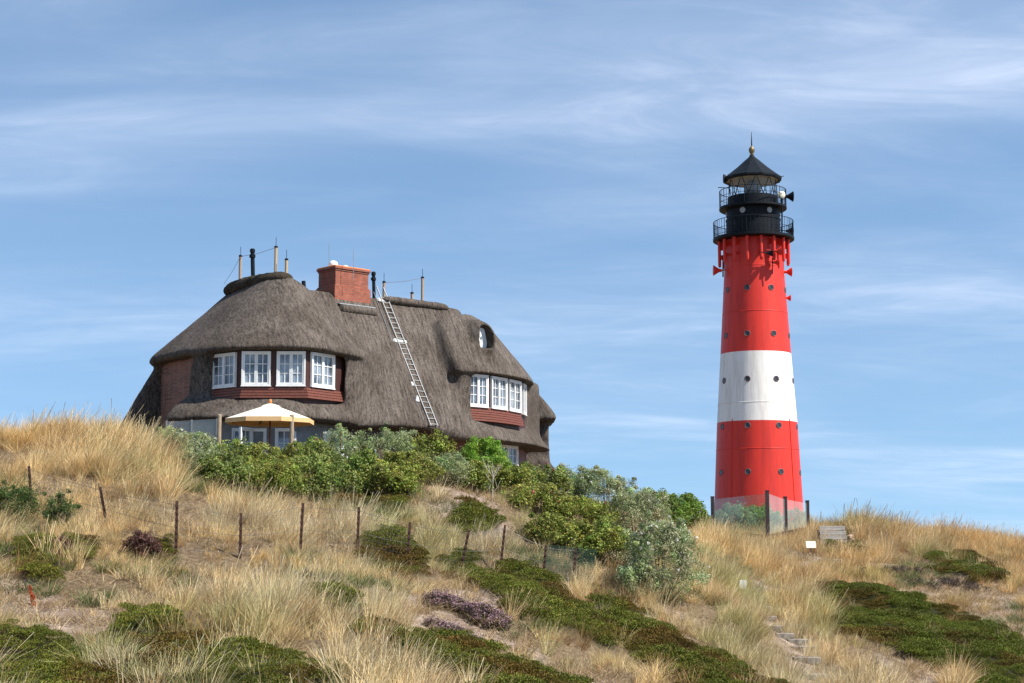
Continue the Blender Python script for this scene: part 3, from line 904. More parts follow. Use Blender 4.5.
pink = (.62, .06, .18); wht = (.75, .74, .68)
GA = 'shrubs on the bank below the thatched house'
GW = 'silvery willow bushes on the dune shoulder'
GR = 'bushes round the lighthouse foot'
BUSHES = [
    ('grey_shrub', 188, 434, 55.0, 72, 'grey', 'low grey green shrub nearest the grassy dune top, below left window band', GA, wht, 22),
    ('rose_bush', 232, 442, 55.0, 64, 'rose', 'low rose bush in front of the left wooden terrace post', GA, wht, 8),
    ('rose_bush', 272, 444, 54.5, 60, 'yellow', 'yellowish rose bush directly below the parasol pole', GA, None, 0),
    ('rose_bush', 312, 440, 55.0, 56, 'rose', 'green rose bush below the right wooden terrace post', GA, pink, 4),
    ('tamarisk_bush', 346, 428, 56.0, 62, 'grey', 'tall grey green shrub right of the glazed terrace doors', GA, wht, 12),
    ('tamarisk_bush', 392, 428, 56.5, 74, 'grey', 'broad grey green shrub under the thatch eave, left of ladder foot', GA, None, 0),
    ('olive_bush', 432, 434, 56.5, 54, 'yellow', 'olive bush at the foot of the roof ladder', GA, None, 0),
    ('bright_bush', 482, 440, 57.0, 52, 'bright', 'vivid lime green feathery bush in front of right ground floor window', GA, None, 0),
    ('bright_bush', 494, 456, 55.2, 40, 'bright', 'small lime green bush directly below the vivid feathery bush', GA, None, 0),
    ('grey_shrub', 208, 455, 52.0, 70, 'grey', 'grey green rose bush with red bloom, left end of lower row', GA, pink, 5),
    ('rose_bush', 258, 458, 52.0, 72, 'yellow', 'yellow green rose bush in lower row, left of middle', GA, pink, 4),
    ('rose_bush', 308, 458, 52.5, 70, 'rose', 'deep green rose bush in lower row with few pink blooms', GA, pink, 5),
    ('rose_bush', 356, 452, 53.0, 70, 'rose', 'green rose bush below the tall grey green shrub', GA, wht, 5),
    ('rose_bush', 405, 456, 53.0, 62, 'yellow', 'yellow tinged rose bush above the mossy patch', GA, None, 0),
    ('olive_bush', 448, 462, 54.0, 52, 'grey', 'dull olive bush behind the bleached dead sapling', GA, None, 0),
    ('olive_bush', 478, 472, 54.5, 50, 'yellow', 'golden green bush between the two bleached dead shrubs', GA, None, 0),
    ('olive_bush', 508, 478, 55.0, 56, 'yellow', 'olive green bush below the white sloping canopy', GA, None, 0),
    ('rose_bush', 543, 474, 57.0, 60, 'rose', 'green rose bush left of the silvery willows, highest on the shoulder', GA, pink, 2),
    ('rose_bush', 538, 492, 53.5, 64, 'yellow', 'yellow green rose bush with pink bloom above the fence end', GA, pink, 5),
    ('rose_bush', 578, 496, 53.5, 70, 'yellow', 'broad yellow green rose bush in front of the willows', GA, pink, 4),
    ('rose_bush', 552, 518, 50.0, 62, 'yellow', 'rose bush behind the green netting', GA, pink, 2),
    ('rose_bush', 594, 524, 50.0, 62, 'yellow', 'golden olive rose bush at the foot of the silvery willows', GA, None, 0),
    ('willow_bush', 568, 467, 60.0, 60, 'pale', 'silvery willow highest on the shoulder, beside the low thatch', GW, wht, 10),
    ('willow_bush', 606, 472, 58.0, 76, 'pale', 'silvery willow standing against the sky with pale shoots', GW, wht, 18),
    ('willow_bush', 636, 490, 55.0, 74, 'pale', 'middle silvery willow stepping down the shoulder', GW, wht, 12),
    ('willow_bush', 616, 530, 50.5, 66, 'pale', 'darker silvery willow right of the golden olive rose bush', GW, None, 0),
    ('willow_bush', 662, 522, 47.4, 80, 'pale', 'largest silvery willow, lowest and furthest right above the path', GW, wht, 44),
    ('willow_bush', 640, 560, 46.8, 40, 'pale', 'small silvery willow at the base of the largest willow', GW, None, 0),
    ('green_bush', 655, 489, 75.0, 62, 'green', 'dark green bush on the skyline right of the willows', GR, wht, 2),
    ('green_bush', 684, 494, 80.0, 46, 'green', 'dark green bush next to the left windscreen post', GR, wht, 4),
    ('green_bush', 732, 504, 86.0, 44, 'grey', 'grey green bush behind the left windscreen pane', GR, None, 0),
    ('green_bush', 756, 505, 87.0, 46, 'green', 'green bush behind the tall windscreen corner post', GR, None, 0),
    ('green_bush', 790, 510, 88.0, 44, 'grey', 'grey green bush behind the right windscreen panes', GR, None, 0),
    ('rose_bush', 222, 472, 50.0, 62, 'rose', 'small green bush in the lowest row, above the third fence post', GA, None, 0),
    ('rose_bush', 276, 474, 50.0, 66, 'yellow', 'olive bush in the lowest row, between third and fifth fence posts', GA, None, 0),
    ('rose_bush', 330, 472, 50.5, 66, 'rose', 'dark green bush in the lowest row, above the fifth fence post', GA, pink, 2),
    ('rose_bush', 384, 472, 51.0, 64, 'yellow', 'olive green bush in the lowest row, right end above the sixth post', GA, None, 0),
    ('grey_shrub', 168, 446, 53.5, 44, 'grey', 'sparse grey green shrub among the tall grass at the dune top', GA, wht, 10),
    ('green_bush', 14, 484, 42.5, 46, 'dark', 'leafy green clump at left edge beside the first fence post', 'green clumps in the dry grass', None, 0),
    ('green_bush', 60, 500, 41.5, 26, 'dark', 'small dark green clump right of the first fence post', 'green clumps in the dry grass', None, 0),
]
for args in BUSHES:
    bush(*args)

# heather cushions in flower and dead brown heather
def cushion(name, px_, py_, wpx, hm, cols, label, cat, n, leaf=.03, asp=.4, tops=None, group=None):
    p = ground_at(px_, py_)
    W = wpx * p.y / F
    root = thing(name, label, cat, p, group)
    nc = 60
    W *= 1.25
    th = rng.uniform(0, 6.28, nc); rr = np.sqrt(rng.random(nc))
    cx = p.x + np.cos(th) * rr * W * .48; cy = p.y + np.sin(th) * rr * W * .34
    cz = height(cx, cy) + hm * (1 - .7 * rr ** 2) * rng.uniform(.5, .9, nc)
    cen = np.stack([cx, cy, cz], 1)
    V, Fq, T = leaves(cen, rng.uniform(.10, .20, nc), int(n * 1.8), leaf, cols, asp=asp)
    o = npmesh('foliage', V, Fq, bush_m, root, tint=T, org=p); C.objects.link(o)
    if tops:
        c2 = cen + np.array([0, -.03, .07])
        V, Fq, T = leaves(c2, rng.uniform(.09, .15, nc), n, .022, tops, asp=.6)
        o = npmesh('blossom', V, Fq, bush_m, root, tint=T, org=p); C.objects.link(o)
        o['kind'] = 'stuff'


hcol = [(.06, .05, .03), (.09, .065, .045), (.05, .055, .025)]
htop = [(.34, .20, .24), (.27, .16, .18), (.42, .28, .31), (.20, .13, .09)]
cushion('heather_cushion', 447, 609, 40, .30, hcol, 'purple flowering heather cushion, upper left of the three', 'heather', 2400, tops=htop, group='flowering heather')
cushion('heather_cushion', 484, 622, 44, .36, hcol, 'purple flowering heather cushion, right of the three', 'heather', 2600, tops=htop, group='flowering heather')
cushion('heather_cushion', 452, 640, 42, .26, hcol, 'purple flowering heather cushion, lowest of the three', 'heather', 2200, tops=htop, group='flowering heather')
dcol = [(.14, .06, .045), (.10, .045, .035), (.19, .09, .07), (.07, .04, .03)]
cushion('dead_heather_bush', 143, 560, 32, .75, dcol, 'reddish brown dead heather bush standing in straw grass', 'bush', 4200, group='dead heather bushes')
cushion('dead_heather_bush', 60, 556, 22, .45, dcol, 'small reddish brown dead heather bush below the second fence post', 'bush', 2200, group='dead heather bushes')
dk = [(.075, .05, .04), (.05, .035, .03), (.11, .08, .06)]
cushion('dark_heather_mound', 893, 575, 62, .40, dk, 'dark brown heather mound, left of the two on the right slope', 'heather', 3600, group='brown heather mounds')
cushion('dark_heather_mound', 948, 588, 70, .38, dk, 'dark brown heather mound, right of the two on the right slope', 'heather', 3600, group='brown heather mounds')

# bleached dead saplings
def sapling(name, px_, py_, hpx, spread, nb, label, matn, group, r0=.03):
    p = ground_at(px_, py_)
    H = hpx * p.y / F
    root = thing(name, label, 'dead shrub', p, group)
    t = MB(); t.tube([p + Vector((0, 0, -.1)), p + Vector((.03, 0, H * .5)), p + Vector((.02, .05, H))], r0, 6, r2=.008)
    build('trunk', t, M[matn], root)
    b2 = MB()
    for i in range(nb):
        a = random.uniform(0, 6.28); z0 = H * random.uniform(.1, .75); l = H * random.uniform(.3, .6)
        q = p + Vector((.02, .02, z0))
        e = q + Vector((math.cos(a) * l * spread, math.sin(a) * l * spread, l * .8))
        mid = (q + e) / 2 + Vector((random.uniform(-.04, .04), random.uniform(-.04, .04), -.03))
        b2.tube([q, mid, e], r0 * .5, 5, r2=.005)
        for _ in range(2):
            e2 = mid + Vector((random.uniform(-.2, .2), random.uniform(-.2, .2), random.uniform(.1, .35)))
            b2.tube([mid, e2], .007, 4, r2=.003)
    build('branches', b2, M[matn], root)


sapling('dead_sapling', 449, 482, 28, .35, 5, 'bleached slim dead sapling at the head of the sandy hollow', 'bleached_twig', 'bleached dead shrubs', .03)
sapling('dead_shrub', 492, 503, 40, .5, 8, 'bleached branching dead shrub right of the sandy hollow', 'bleached_twig', 'bleached dead shrubs', .022)
p = ground_at(34, 606)
root = thing('rusty_twig', 'bright orange red withered sprig poking from the sandy bank', 'twig', p)
t = MB()
for k in range(5):
    a, b_ = random.uniform(-.05, .05), random.uniform(-.05, .05)
    t.tube([p + Vector((a, b_, -.05)), p + Vector((a - .04, b_, .13)), p + Vector((a - .10 + random.uniform(-.04, .04), b_, random.uniform(.26, .40)))], .012, 5, r2=.004)
build('stalks', t, M['rustleaf'], root)
cen = np.array(p)[None, :] + np.stack([np.linspace(.02, -.12, 9), rng.normal(0, .02, 9), np.linspace(.05, .40, 9)], 1)
V, Fq, T = leaves(cen, np.full(9, .06), 300, .022, [(.36, .06, .015), (.5, .10, .02), (.2, .04, .015)], asp=.35)
o = npmesh('dead_needles', V, Fq, bush_m, root, tint=T, org=p); C.objects.link(o)

#@@SMALL
# ------------------------------------------------------------------ fence along the slope
posts = [(32, 505, 29, 466), (108, 522, 100, 487), (176, 546, 177, 501), (240, 551, 241, 513), (300, 548, 303, 503), (357, 548, 359, 507),
         (407, 556, 410, 522), (460, 564, 469, 530), (500, 565, 505, 525), (543, 572, 546, 545), (573, 574, 576, 548)]
P0 = []
fr = thing('wire_fence', 'rusty post and wire fence running along the grassy slope', 'fence', ground_at(302, 562))
for bx, by, tx, ty in posts:
    g = ground_at(bx, by + 9)
    t = at(tx, ty, g.y)
    P0.append((g, t))
    mb = MB()
    ax = (t - g).normalized()
    side = ax.cross(Vector((0, 1, 0))).normalized(); fwd = side.cross(ax)
    Lh = (t - g).length + .3
    mid = g - ax * .3 + ax * Lh / 2
    mb.box(mid, .034, .012, Lh / 2, side, fwd, ax)
    mb.box(mid + fwd * .04 + side * .024, .010, .028, Lh / 2, side, fwd, ax)
    for k in range(int(Lh / .16) - 2):
        mb.box(g + ax * (.08 + .16 * k) - fwd * .02, .042, .01, .022, side, fwd, ax)
    build('post', mb, M['fencepost'], fr, loc=g)
w = MB()
for (g0, t0), (g1, t1) in zip(P0[:-1], P0[1:]):
    for f_ in (.12, .5, .93):
        a, b_ = g0.lerp(t0, f_), g1.lerp(t1, f_)
        w.tube([a, (a + b_) / 2 - Vector((0, 0, .03)), b_], .005, 4)
    n = 14
    for k in range(1, n):
        a0, b0 = g0.lerp(g1, k / n), t0.lerp(t1, k / n)
        a1, b1 = g0.lerp(g1, (k - 1) / n), t0.lerp(t1, (k - 1) / n)
        w.tube([a0, a0.lerp(b0, .93)], .0025, 3)
    for f_ in (.25, .37, .62, .74, .84):
        w.tube([g0.lerp(t0, f_), g1.lerp(t1, f_)], .0025, 3)
build('wire_mesh', w, M['wire'], fr)
w = MB()
(g0, t0), (g1, t1) = P0[-2], P0[-1]
g0 = g0.copy(); g1 = g1 + (g1 - g0) * .7; t1 = t1 + (t1 - t0) * .7
for k in range(34):
    w.tube([g0.lerp(g1, k / 33), t0.lerp(t1, k / 33)], .005, 3)
for k in range(20):
    w.tube([g0.lerp(t0, k / 19), g1.lerp(t1, k / 19)], .005, 3)
build('green_netting', w, M['greenwire'], fr)

# ------------------------------------------------------------------ glass windscreen on the hill
ws = thing('glass_windscreen', 'glass windscreen with dark posts in front of the lighthouse foot', 'windscreen', at(768, 537, 79))
wp = [(713, 534, 497, 82), (768, 540, 491, 78.5), (786, 536, 497, 80.5), (808, 532, 501, 83)]
WB = []
for x0, yb, yt, d in wp:
    a, t = at(x0, yb, d), at(x0, yt, d)
    t.x = a.x
    WB.append((a, t))
    mb = MB(); mb.box((a + t) / 2 - Vector((0, 0, .15)), .085, .085, (t.z - a.z) / 2 + .15)
    mb.box(t + Vector((0, 0, .015)), .095, .095, .02)
    build('post', mb, M['darkpost'], ws, loc=a)
for (a0, t0), (a1, t1) in zip(WB[:-1], WB[1:]):
    dv = (a1 - a0); dv.z = 0; L_ = dv.length; dv.normalize()
    nrm = Vector((dv.y, -dv.x, 0))
    A, B_ = a0 + dv * .11, a1 - dv * .11
    zt0, zt1 = t0.z - .12, t1.z - .12
    mb = MB()
    vs = []
    for q in (-.006, .006):
        o_ = nrm * q
        vs += [Vector((A.x, A.y, A.z + .28)) + o_, Vector((B_.x, B_.y, B_.z + .28)) + o_, Vector((B_.x, B_.y, zt1)) + o_, Vector((A.x, A.y, zt0)) + o_]
    mb.add(vs, [(0, 1, 2, 3), (7, 6, 5, 4), (0, 4, 5, 1), (1, 5, 6, 2), (2, 6, 7, 3), (3, 7, 4, 0)])
    build('glass_pane', mb, M['screen_glass'], ws)
    mb = MB()
    c = (A + B_) / 2
    mb.box(c + Vector((0, 0, .12)), (B_ - A).length / 2, .03, .12, (B_ - A).normalized(), nrm, (0, 0, 1))
    build('base_board', mb, M['darkpost'], ws)

# ------------------------------------------------------------------ little signs
def sign(px_, pyb, pyt, wpx, hpx, matn, label, tilt):
    g = ground_at(px_, pyb)
    t = at(px_, pyt, g.y)
    s = g.y / F
    r_ = thing('path_sign', label, 'sign', g, 'small plates on stakes beside the path')
    mb = MB(); mb.box((g + Vector((g.x, g.y, t.z - hpx * s))) / 2 - Vector((0, 0, .05)), .025, .025, (t.z - g.z) / 2 + .02)
    build('stake', mb, M['postwood'], r_)
    mb = MB()
    ax = Vector((1, 0, 0)); az = Vector((0, math.sin(tilt), math.cos(tilt)))
    ay = az.cross(ax)
    mb.box(Vector((g.x, g.y - .045, t.z - hpx * s / 2)), wpx * s / 2, .008, hpx * s / 2, ax, ay, az)
    build('plate', mb, M[matn], r_, bevel=.004)


sign(743, 600, 580, 7, 8.5, 'signwhite', 'small white square plate on a stake beside the lower path', .05)
sign(811, 556, 541, 9.5, 7, 'signcream', 'cream plate on a short post below the windscreen', .35)

# ------------------------------------------------------------------ steps of the path
step_px = [(812, 678, 30), (806, 662, 26), (801, 650, 24), (797, 643, 20), (784, 638, 18), (774, 630, 16), (768, 620, 15), (763, 610, 15), (757, 600, 15), (752, 592, 14),
           (830, 562, 22), (818, 569, 18)]
ords = ['lowest', 'second', 'third', 'fourth', 'fifth', 'sixth', 'seventh', 'eighth', 'ninth', 'tenth']
for i, (sx_, sy_, w_) in enumerate(step_px):
    g = ground_at(sx_, sy_)
    s = g.y / F
    mb = MB()
    hw = w_ * s / 2
    a = random.uniform(-.1, .1)
    ax = Vector((math.cos(a), math.sin(a), 0)); ay = Vector((-math.sin(a), math.cos(a), 0))
    mb.box(g + Vector((0, 0, .04)), hw, .20, .075, ax, ay)
    mb.box(g + Vector((0, -.215, .02)), hw * 1.02, .015, .09, ax, ay)
    o = build('path_step', mb, M['grey_stone'], loc=g, bevel=.012)
    if i < 10:
        lab = '%s weathered step from the bottom of the dune path' % ords[i] if i else 'lowest weathered step of the dune path'
    else:
        lab = ['grey slab step nearest the timber steps, above the cream plate level', 'grey slab step just below and left of the upper slab'][i - 10]
        lab = ['upper grey slab step below the timber steps', 'grey slab step just below the upper slab'][i - 10]
    tag(o, lab, 'step', 'weathered steps of the dune path')

g = at(834, 543, 79)
tm = thing('timber_steps', 'bleached timber steps at the path top right of the windscreen', 'steps', g)
for k in range(4):
    mb = MB()
    c = g + Vector((.05 * k - .08 + random.uniform(-.05, .05), .34 * k, .10 + .235 * k))
    ax = Vector((1, random.uniform(-.03, .03), random.uniform(-.02, .02))).normalized(); ay = Vector((0, 0, 1)).cross(ax)
    mb.box(c, .70 - .02 * k, .17, .035, ax, ay); mb.box(c - ay * .15 - Vector((0, 0, .105)), .68 - .02 * k, .02, .062, ax, ay)
    build('tread', mb, M['greytimber'], tm, bevel=.008)
for s_ in (-1, 1):
    for k in range(2):
        mb = MB(); q = g + Vector((s_ * .6, .1 + .7 * k, .2 + .46 * k)); mb.box(q - Vector((0, 0, .35)), .05, .05, .34)
        build('stake', mb, M['darkpost'], tm)
# pinkish stones beside the timber steps
for k, (sx_, sy_, r_) in enumerate([(850, 527, .2), (852, 535, .24), (847, 534, .17)]):
    q = at(sx_, sy_, 80.5)
    q.z = h1(q.x, q.y) + r_ * (.5 if k else 1.6)
    r_ *= .85
    mb = MB()
    prof = [(r_ * .5, -r_ * .8), (r_ * .95, -r_ * .35), (r_, .1 * r_), (r_ * .75, r_ * .6), (r_ * .3, r_ * .8)]
    mb.lathe(q, prof, 7)
    mb.v = [(v[0] + random.uniform(-.03, .03), v[1] + random.uniform(-.03, .03), v[2] + random.uniform(-.03, .03)) for v in mb.v]
    o = build('boulder', mb, M['pinkstone'], loc=q)
    tag(o, ['topmost pinkish stone beside the timber steps', 'largest pinkish stone right of the timber steps', 'smallest pinkish stone against the timber steps'][k], 'stone', 'pinkish stones by the steps')

#@@HOUSE
# ------------------------------------------------------------------ thatched house
# The thatch is one soft solid: hipped roofs, eyebrow eaves and skirts blended together, then meshed.
HX = np.arange(-17.4, 4.2, .1, dtype=np.float32)
HY = np.arange(57.6, 85.0, .1, dtype=np.float32)
HZ = np.arange(2.6, 11.8, .1, dtype=np.float32)
X3, Y3, Z3 = np.meshgrid(HX, HY, HZ, indexing='ij', sparse=True)


def smax(a, b_, k=.22):
    return .5 * (a + b_ + np.sqrt((a - b_) ** 2 + k * k))


def smin(a, b_, k=.3):
    return .5 * (a + b_ - np.sqrt((a - b_) ** 2 + k * k))


def roofp(p, n, slope, z):
    n = np.array(n, float); n /= np.linalg.norm(n)
    s, c = math.sin(R(slope)), math.cos(R(slope))
    return (X3 - p[0]) * np.float32(n[0] * s) + (Y3 - p[1]) * np.float32(n[1] * s) + (Z3 - z) * np.float32(c)


def vert(p, n):
    n = np.array(n, float); n /= np.linalg.norm(n)
    return (X3 - p[0]) * np.float32(n[0]) + (Y3 - p[1]) * np.float32(n[1])


def zlo(z): return z - Z3
def zhi(z): return Z3 - z


def edge_n(p, q):
    t = np.array(q, float) - np.array(p, float); t /= np.linalg.norm(t)
    return (t[1], -t[0])


def solid(fs, k=.22):
    f = fs[0]
    for g_ in fs[1:]:
        f = smax(f, g_, k)
    return f


def eaves(poly, slopes, z, thick=.26):
    """roof planes over an open outline, with a blunt vertical edge of the given thickness"""
    out = []
    for p, q, s in zip(poly[:-1], poly[1:], slopes):
        n = edge_n(p, q)
        out.append(roofp(p, n, s, z + thick))
    return out


def rim(poly):
    return [vert(p, edge_n(p, q)) for p, q in zip(poly[:-1], poly[1:])]


# left wing
Pu = [(-14.9, 65.4), (-12.5, 61.9), (-10.4, 60.15), (-7.6, 60.15), (-6.0, 62.5)]
ZU = 7.44
A_, B_r = (-9.0, 63.6), (-11.9, 66.6)
n_ab = edge_n(Pu[0], Pu[1])
ev = eaves(Pu, (42.5, 44, 43.5, 47), ZU)
LW = smax(solid(ev[1:] + [roofp(Pu[4], (1, .12), 57, ZU + .26)], .34), ev[0], .10)
LW = smax(LW, smax(roofp((-9.0, 63.7), (.72, .69), 44, 11.0), roofp(Pu[0], (-.69, .72), 73, ZU + .26), .1), .14)
LW = smax(LW, zlo(ZU), .05)
for f in rim(Pu):
    LW = smax(LW, f - .02, .06)
Pl = [(-15.7, 64.6), (-13.05, 60.8), (-10.6, 59.5), (-8.0, 59.5), (-6.1, 62.1)]
ZL = 4.76
sk = solid([roofp(Pl[0], edge_n(Pl[0], Pl[1]), 63, ZL + .2)] + eaves(Pl[1:], (37, 34, 40), ZL, .24), .28)
sk = smax(sk, zlo(ZL), .05)
for f in rim(Pl[1:]):
    sk = smax(sk, f - .02, .06)
sk = smax(sk, zhi(5.68), .10)
sk = smax(sk, vert(Pl[4], (1, .3)), .1)
sk = smax(sk, vert((-9, 66), (.3, 1)), .1)
tab = np.array(Pu[1]) - np.array(Pu[0]); Lab = np.linalg.norm(tab); tab /= Lab
# the front skirt ends at the brick gable
q_r = np.array(Pu[1]) - tab * .15
sk = smax(sk, vert(tuple(q_r), (-tab[0], -tab[1])), .12)
abp = roofp(Pl[0], edge_n(Pl[0], Pl[1]), 63.5, ZL + .1)
inner = vert((Pu[0][0] - n_ab[0] * 1.1, Pu[0][1] - n_ab[1] * 1.1), (-n_ab[0], -n_ab[1]))
st_r = solid([abp, zlo(ZL), zhi(7.7), inner, vert(tuple(q_r), (-tab[0], -tab[1])), vert((-11.9, 61.35), (tab[0], tab[1])),
              vert((Pu[1][0] - .05, Pu[1][1] + .05), edge_n(Pu[1], Pu[2]))], .12)
q_l = np.array(Pu[0]) + tab * .26
st_l = solid([abp, zlo(2.7), zhi(7.7), inner, vert(tuple(q_l), tuple(tab)), roofp((-16.2, 65.2), (-.69, .72), 72, ZL)], .14)
ck_r = solid([vert((-6.05, 62.6), edge_n((-6.05, 62.6), (-5.3, 65.6))), vert((-6.45, 62.1), edge_n((-6.45, 62.1), (-6.05, 62.7))), vert((-6.5, 63), (-1, 0)), zlo(4.9), zhi(7.7), vert((-6, 66.5), (0, 1))], .14)
HOUSE_F = smin(LW, sk, .12)
for g_ in (st_r, st_l, ck_r):
    HOUSE_F = smin(HOUSE_F, g_, .16)

# main roof slope with the ladder
u_m = np.array((.73, .68)); u_m /= np.linalg.norm(u_m)
n_m = np.array((u_m[1], -u_m[0]))
E_m = (-4.6, 64.0)
RID = np.array((-5.6, 68.0)); ZR = 10.62
run = float(np.dot(np.array(E_m) - RID, n_m))
SLM = math.degrees(math.atan((ZR - ZL - .24) / run))
MM = solid([roofp(E_m, n_m, SLM, ZL + .24), roofp(tuple(RID), -n_m, 50, ZR), zlo(ZL)], .16)
MM = smax(MM, vert(E_m, n_m) - .02, .06)
MM = smax(MM, vert((-8.4, 65.2), -u_m), .2)
MM = smax(MM, vert((-2.1, 66.5), (1, .05)), .2)
HOUSE_F = smin(HOUSE_F, MM, .42)

# right wing
Eu = [(-2.32, 67.0), (-.62, 68.5), (.22, 69.75), (.85, 71.3), (1.05, 73.6)]
ZV = 7.40
RWs = solid(eaves(Eu, (56, 57, 55, 52), ZV) + [roofp(Eu[0], (-.80, -.60), 85, ZV + .26), roofp((-1.9, 72.2), (-.91, .41), 48, 9.6), roofp(Eu[4], (.55, .83), 62, ZV + .26)], .34)
RWs = smax(RWs, zlo(ZV), .05)
for f in rim(Eu):
    RWs = smax(RWs, f - .02, .07)
Sl = [(-3.05, 65.6), (-1.15, 67.15), (.75, 70.4), (1.72, 74.0), (1.95, 78.0)]
ZS = 4.46
sr = solid(eaves(Sl, (46, 46, 44, 44), ZS, .24), .3)
sr = smax(sr, zlo(ZS), .05)
for f in rim(Sl):
    sr = smax(sr, f - .02, .07)
sr = smax(sr, zhi(5.74), .10)
sr = smax(sr, vert(Sl[4], (.2, 1)), .5)
sr = smax(sr, vert((-3.4, 66), (-.8, -.6)), .2)
ck2 = solid([vert((-2.25, 67.3), (-.80, -.60)), vert((-1.80, 67.70), (.72, -.69)), vert((-1.9, 68.1), (.8, .6)), zlo(4.8), zhi(7.7)], .14)
ck2 = smin(ck2, solid([vert((-2.1, 67.5), (-.80, -.60)), vert((-2.15, 67.9), (.9, -.3)), vert((-2.5, 71), (0, 1)), zlo(4.8), zhi(7.7)], .14), .1)
# far end of the right wing: wall cheek closing the window bay
ck3 = solid([vert((.55, 73.1), (-.3, -.95)), vert((.78, 73.6), (.97, -.25)), vert((.5, 76), (.2, 1)), zlo(4.8), zhi(7.7), vert((.2, 74), (-1, 0))], .12)
for g_, k_ in ((RWs, .28), (sr, .3), (ck2, .15), (ck3, .15)):
    HOUSE_F = smin(HOUSE_F, g_, k_)
# owl-hole hood over the small gable window
def first_hit(px_, py):
    for d in np.arange(62, 82, .04):
        q = at(px_, py, d)
        i, j, k = round((q.x - HX[0]) / .1), round((q.y - HY[0]) / .1), round((q.z - HZ[0]) / .1)
        if 0 <= i < len(HX) and 0 <= j < len(HY) and 0 <= k < len(HZ) and HOUSE_F[i, j, k] < 0:
            return q
    return at(px_, py, 72)


hc_ = first_hit(481, 340)
hn = np.array((.50, -.866)); ht = np.array((.866, .50))
hc = np.array((hc_.x - hn[0] * .42, hc_.y - hn[1] * .42, hc_.z))
print('owl hole', hc, hc_)


def ell(c, rn, rt, rz):
    a = (X3 - c[0]) * hn[0] + (Y3 - c[1]) * hn[1]
    t = (X3 - c[0]) * ht[0] + (Y3 - c[1]) * ht[1]
    z = Z3 - c[2]
    return (np.sqrt((a / rn) ** 2 + (t / rt) ** 2 + (z / rz) ** 2) - 1) * min(rn, rt)


hood = smax(ell(hc, 1.25, .62, .86), zlo(hc[2] - .55), .1)
HOUSE_F = smin(HOUSE_F, hood, .30)
co = hc + np.array((hn[0] * .95, hn[1] * .95, -.05))
cav = smax(ell(co, .85, .36, .72), zlo(hc[2] - .42), .04)
HOUSE_F = smax(HOUSE_F, -cav, .08)

# back parts seen past the right wing
rb = solid([roofp((2.32, 80), (1, .02), 52, 6.30), roofp((1, 78.4), (-.28, -.96), 62, 6.3), roofp((0, 81.5), (-.9, .3), 50, 9.0), zlo(6.08), vert((2.3, 80), (1, .02)), vert((1, 83.5), (.28, .96))], .2)
rc = solid([vert((1.82, 80), (1, .02)), vert((1, 78.9), (-.28, -.96)), vert((1, 83), (.28, .96)), vert((-1, 80), (-1, 0)), zlo(2.7), zhi(6.4)], .14)
rd = solid([roofp((2.42, 79.6), (1, .02), 48, 3.45), roofp((1, 77.9), (-.28, -.96), 50, 3.45), zlo(3.1), vert((0, 79), (-1, 0)), vert((1, 83), (.28, .96)), zhi(4.7)], .2)
for g_ in (rb, rc, rd):
    HOUSE_F = smin(HOUSE_F, g_, .12)
# uneven, slightly shaggy thatch
nz = (np.sin(X3 * 1.7 + np.sin(Y3 * 1.1) * 1.3) * np.sin(Z3 * 1.9 + Y3 * .6) * .014 + np.sin(X3 * 4.1 + Z3 * 2.3) * np.sin(Y3 * 3.7 - Z3 * 3.1) * .005).astype(np.float32)
HOUSE_F = (HOUSE_F + nz).astype(np.float32)


def surface_net(Fv, ox, h):
    ins = Fv < 0
    c = np.zeros(tuple(s - 1 for s in Fv.shape), np.int8)
    sl = lambda q, s: slice(q, s - 1 + q)
    nx_, ny_, nz_ = Fv.shape
    for i in (0, 1):
        for j in (0, 1):
            for k in (0, 1):
                c += ins[sl(i, nx_), sl(j, ny_), sl(k, nz_)]
    cells = np.argwhere((c > 0) & (c < 8))
    vid = np.full(c.shape, -1, np.int64)
    vid[tuple(cells.T)] = np.arange(len(cells))
    acc = np.zeros((len(cells), 3)); cnt = np.zeros(len(cells))
    corners = [(i, j, k) for i in (0, 1) for j in (0, 1) for k in (0, 1)]
    for a in corners:
        for ax_ in range(3):
            if a[ax_]:
                continue
            b2 = list(a); b2[ax_] = 1
            fa = Fv[tuple((cells + np.array(a)).T)]; fb = Fv[tuple((cells + np.array(b2)).T)]
            mk = (fa < 0) != (fb < 0)
            t = np.where(mk, fa / np.where(mk, fa - fb, 1), 0)
            p = np.tile(np.array(a, float), (len(cells), 1)); p[:, ax_] += t
            acc += p * mk[:, None]; cnt += mk
    V = (cells + acc / cnt[:, None]) * h + np.array(ox)
    Q = []
    for ax_ in range(3):
        o1, o2 = [q for q in range(3) if q != ax_]
        s0 = [slice(None)] * 3; s1 = [slice(None)] * 3
        s0[ax_] = slice(0, -1); s1[ax_] = slice(1, None)
        A0 = ins[tuple(s0)]; A1 = ins[tuple(s1)]
        e = np.argwhere(A0 != A1)
        e = e[(e[:, o1] > 0) & (e[:, o2] > 0) & (e[:, o1] < c.shape[o1]) & (e[:, o2] < c.shape[o2])]
        d1 = np.zeros(3, int); d1[o1] = 1; d2 = np.zeros(3, int); d2[o2] = 1
        q = np.stack([vid[tuple((e - d1 - d2).T)], vid[tuple((e - d2).T)], vid[tuple(e.T)], vid[tuple((e - d1).T)]], 1)
        flip = A0[tuple(e.T)]
        if ax_ == 1:
            flip = ~flip
        q[~flip] = q[~flip][:, ::-1]
        Q.append(q)
    return V, np.concatenate(Q)


